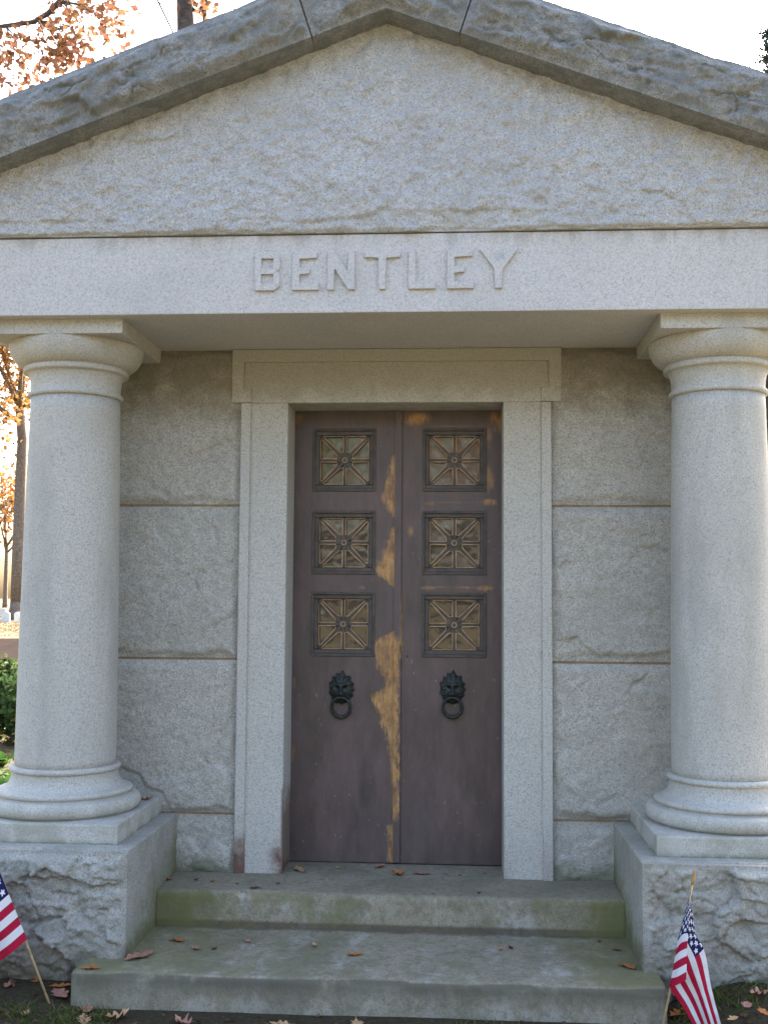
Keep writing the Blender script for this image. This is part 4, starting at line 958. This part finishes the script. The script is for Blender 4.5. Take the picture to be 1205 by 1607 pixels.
gb = 'distant trees beyond the cemetery lawn'
for i, (u, Y, h, lf) in enumerate(((-60, 95, 19, 'leaf_orange'), (8, 120, 17, 'leaf_yellow'), (120, 110, 18, 'leaf_yellow'), (-130, 75, 20, 'leaf_yellow'), (1260, 70, 12, 'leaf_orange'), (1330, 48, 13, 'leaf_yellow'), (420, 85, 18, 'leaf_orange'), (760, 100, 18, 'leaf_yellow'), (1010, 80, 16, 'leaf_orange'), (1600, 80, 18, 'leaf_yellow'), (2000, 70, 17, 'leaf_orange'), (-420, 60, 17, 'leaf_orange'))):
    p = at_y(u, 940, Y); big_tree('autumn_tree', Vector((p[0], Y, gz(p[0], Y))), h, .3, 'distant autumn tree beyond the cemetery lawn', 60+i, lf, 4, .5, gb, dep=2, ncl=6)
# evergreen whose tip shows past the end of the raking cornice
YC = 38.0; cb = at_y(1207, 940, YC); CB = Vector((cb[0], YC, gz(cb[0], YC))); ctip = V3(at_y(1204, 52, YC))
co_ = root('spruce_tree', CB, 'tall dark spruce, only its tip rising past the cornice', 'tree')
T = Tree(9); T.path([CB-Vector((0, 0, .1)), CB.lerp(ctip, .5), ctip], .28, .015); H = ctip.z-CB.z; cc = []
for i in range(46):
    t = .06+.94*i/45; z = CB.z+H*t; L = 3.6*(1-t)**.85+.12
    for j in range(7):
        a = T.r.uniform(0, 6.28); d = Vector((math.cos(a), math.sin(a), -.25)); p = Vector((CB.x, CB.y, z)).lerp(Vector((ctip.x, ctip.y, z)), t); e = p+d*L*T.r.uniform(.7, 1.1); T.path([p, p.lerp(e, .5)+Vector((0, 0, .05*L)), e], .02*(1-t)+.006, .004)
        for q in np.linspace(.25, 1, max(2, int(L*3.2))): cc.append(tuple(p.lerp(e, float(q))))
T.wood('trunk', M['bark_dark'], co_, 5); crown('crown', cc, 12, (.13, .13, .10), .15, M['leaf_spruce_hazed'], co_, 10, .1)
# trees facing the mausoleum (mirrored in the door glass)
gf = 'trees facing the mausoleum'
for i, (x, y, h) in enumerate(((-7, -25, 13), (5, -31, 14), (-17, -34, 15), (15, -28, 12), (-1, -44, 17), (-29, -40, 15), (27, -40, 15))):
    big_tree('facing_tree', Vector((x, y, gz(x, y))), h, .26, 'autumn tree across the lawn facing the bronze doors', 90+i, 'leaf_orange' if i % 3 else 'leaf_green', 6, .36, gf, dep=2, ncl=8, fork=.14, up=.12)

# shrub and plants beside the side wall
sb = at_y(36, 1172, 6.0); SB = Vector((sb[0], 6.0, gz(sb[0], 6.0)))
sh = root('yew_shrub', SB, 'dark green yew shrub beside the mausoleum seen past the column shaft', 'shrub'); T = Tree(14)
for k in range(12):
    a = T.r.uniform(0, 6.28); T.grow(SB, Vector((math.cos(a)*.8, math.sin(a)*.8, .8)), .42, .016, 2, .2, .7, 3, 2)
T.wood('stem', M['bark_dark'], sh, 5); crown('foliage', [tuple(p) for p, _ in T.tips], 14, (.05, .05, .05), .06, M['leaf_shrub'], sh, 15, .1)
for i, (u, v, Y, s) in enumerate(((8, 1236, 3.3, 1.0), (24, 1226, 3.9, .8), (-12, 1250, 3.0, 1.0), (4, 1205, 4.6, .8))):
    p = at_y(u, v, Y); pb = Vector((p[0], Y, gz(p[0], Y))); r_ = random.Random(i+3)
    o = root('broadleaf_plant', pb, 'low broad leaved green plant in the grass beside the mausoleum', 'plant', 'broad leaved plants beside the mausoleum')
    b = BM(); vs = []; fs = []
    for k in range(16):
        a = r_.uniform(0, 6.28); L = .24*s*r_.uniform(.6, 1.1); w = L*.24; el = r_.uniform(.5, 1.2); d = Vector((math.cos(a), math.sin(a), 0)); nrm = Vector((-d.y, d.x, 0)); n0 = len(vs)
        for q in range(6):
            t = q/5; c = pb + d*L*(t**.9)*math.cos(el*(1-t*.6)) + Vector((0, 0, L*math.sin(el)*t*(1.15-.55*t))); ww = w*math.sin(math.pi*min(1, .12+t*.86)); vs += [c+nrm*ww+Vector((0, 0, .25*ww)), c, c-nrm*ww+Vector((0, 0, .25*ww))]
        for q in range(5):
            for e in (0, 1): fs.append([n0+q*3+e, n0+q*3+e+1, n0+q*3+e+4, n0+q*3+e+3])
    b.b.free(); link('leaves', mesh_np('leaves', vs, fs), M['leaf_green'], o)
# headstones
for i, (u, v, Y, lab) in enumerate(((28, 979, 55.5, 'white marble headstone at the foot of the maple'), (8, 980, 54.5, 'white marble headstone standing beside the one at the maple foot'), (4, 962, 72, 'rounded white headstone farther off behind the pair by the maple'))):
    p = at_y(u, v, Y); x, z = p[0], gz(p[0], Y)-.05
    w, h = .23, .62
    b = BM(); poly = [(x-w, z), (x+w, z), (x+w, z+h-.12)]+[(x+w*math.cos(a), z+h-.12+.12*math.sin(a)) for a in np.linspace(.3, 2.84, 7)]+[(x-w, z+h-.12)]
    b.prism(poly, Y, Y+.12, bev=.01); o = b.done('headstone', M['headstone']); tag(o, lab, 'headstone', 'white headstones')
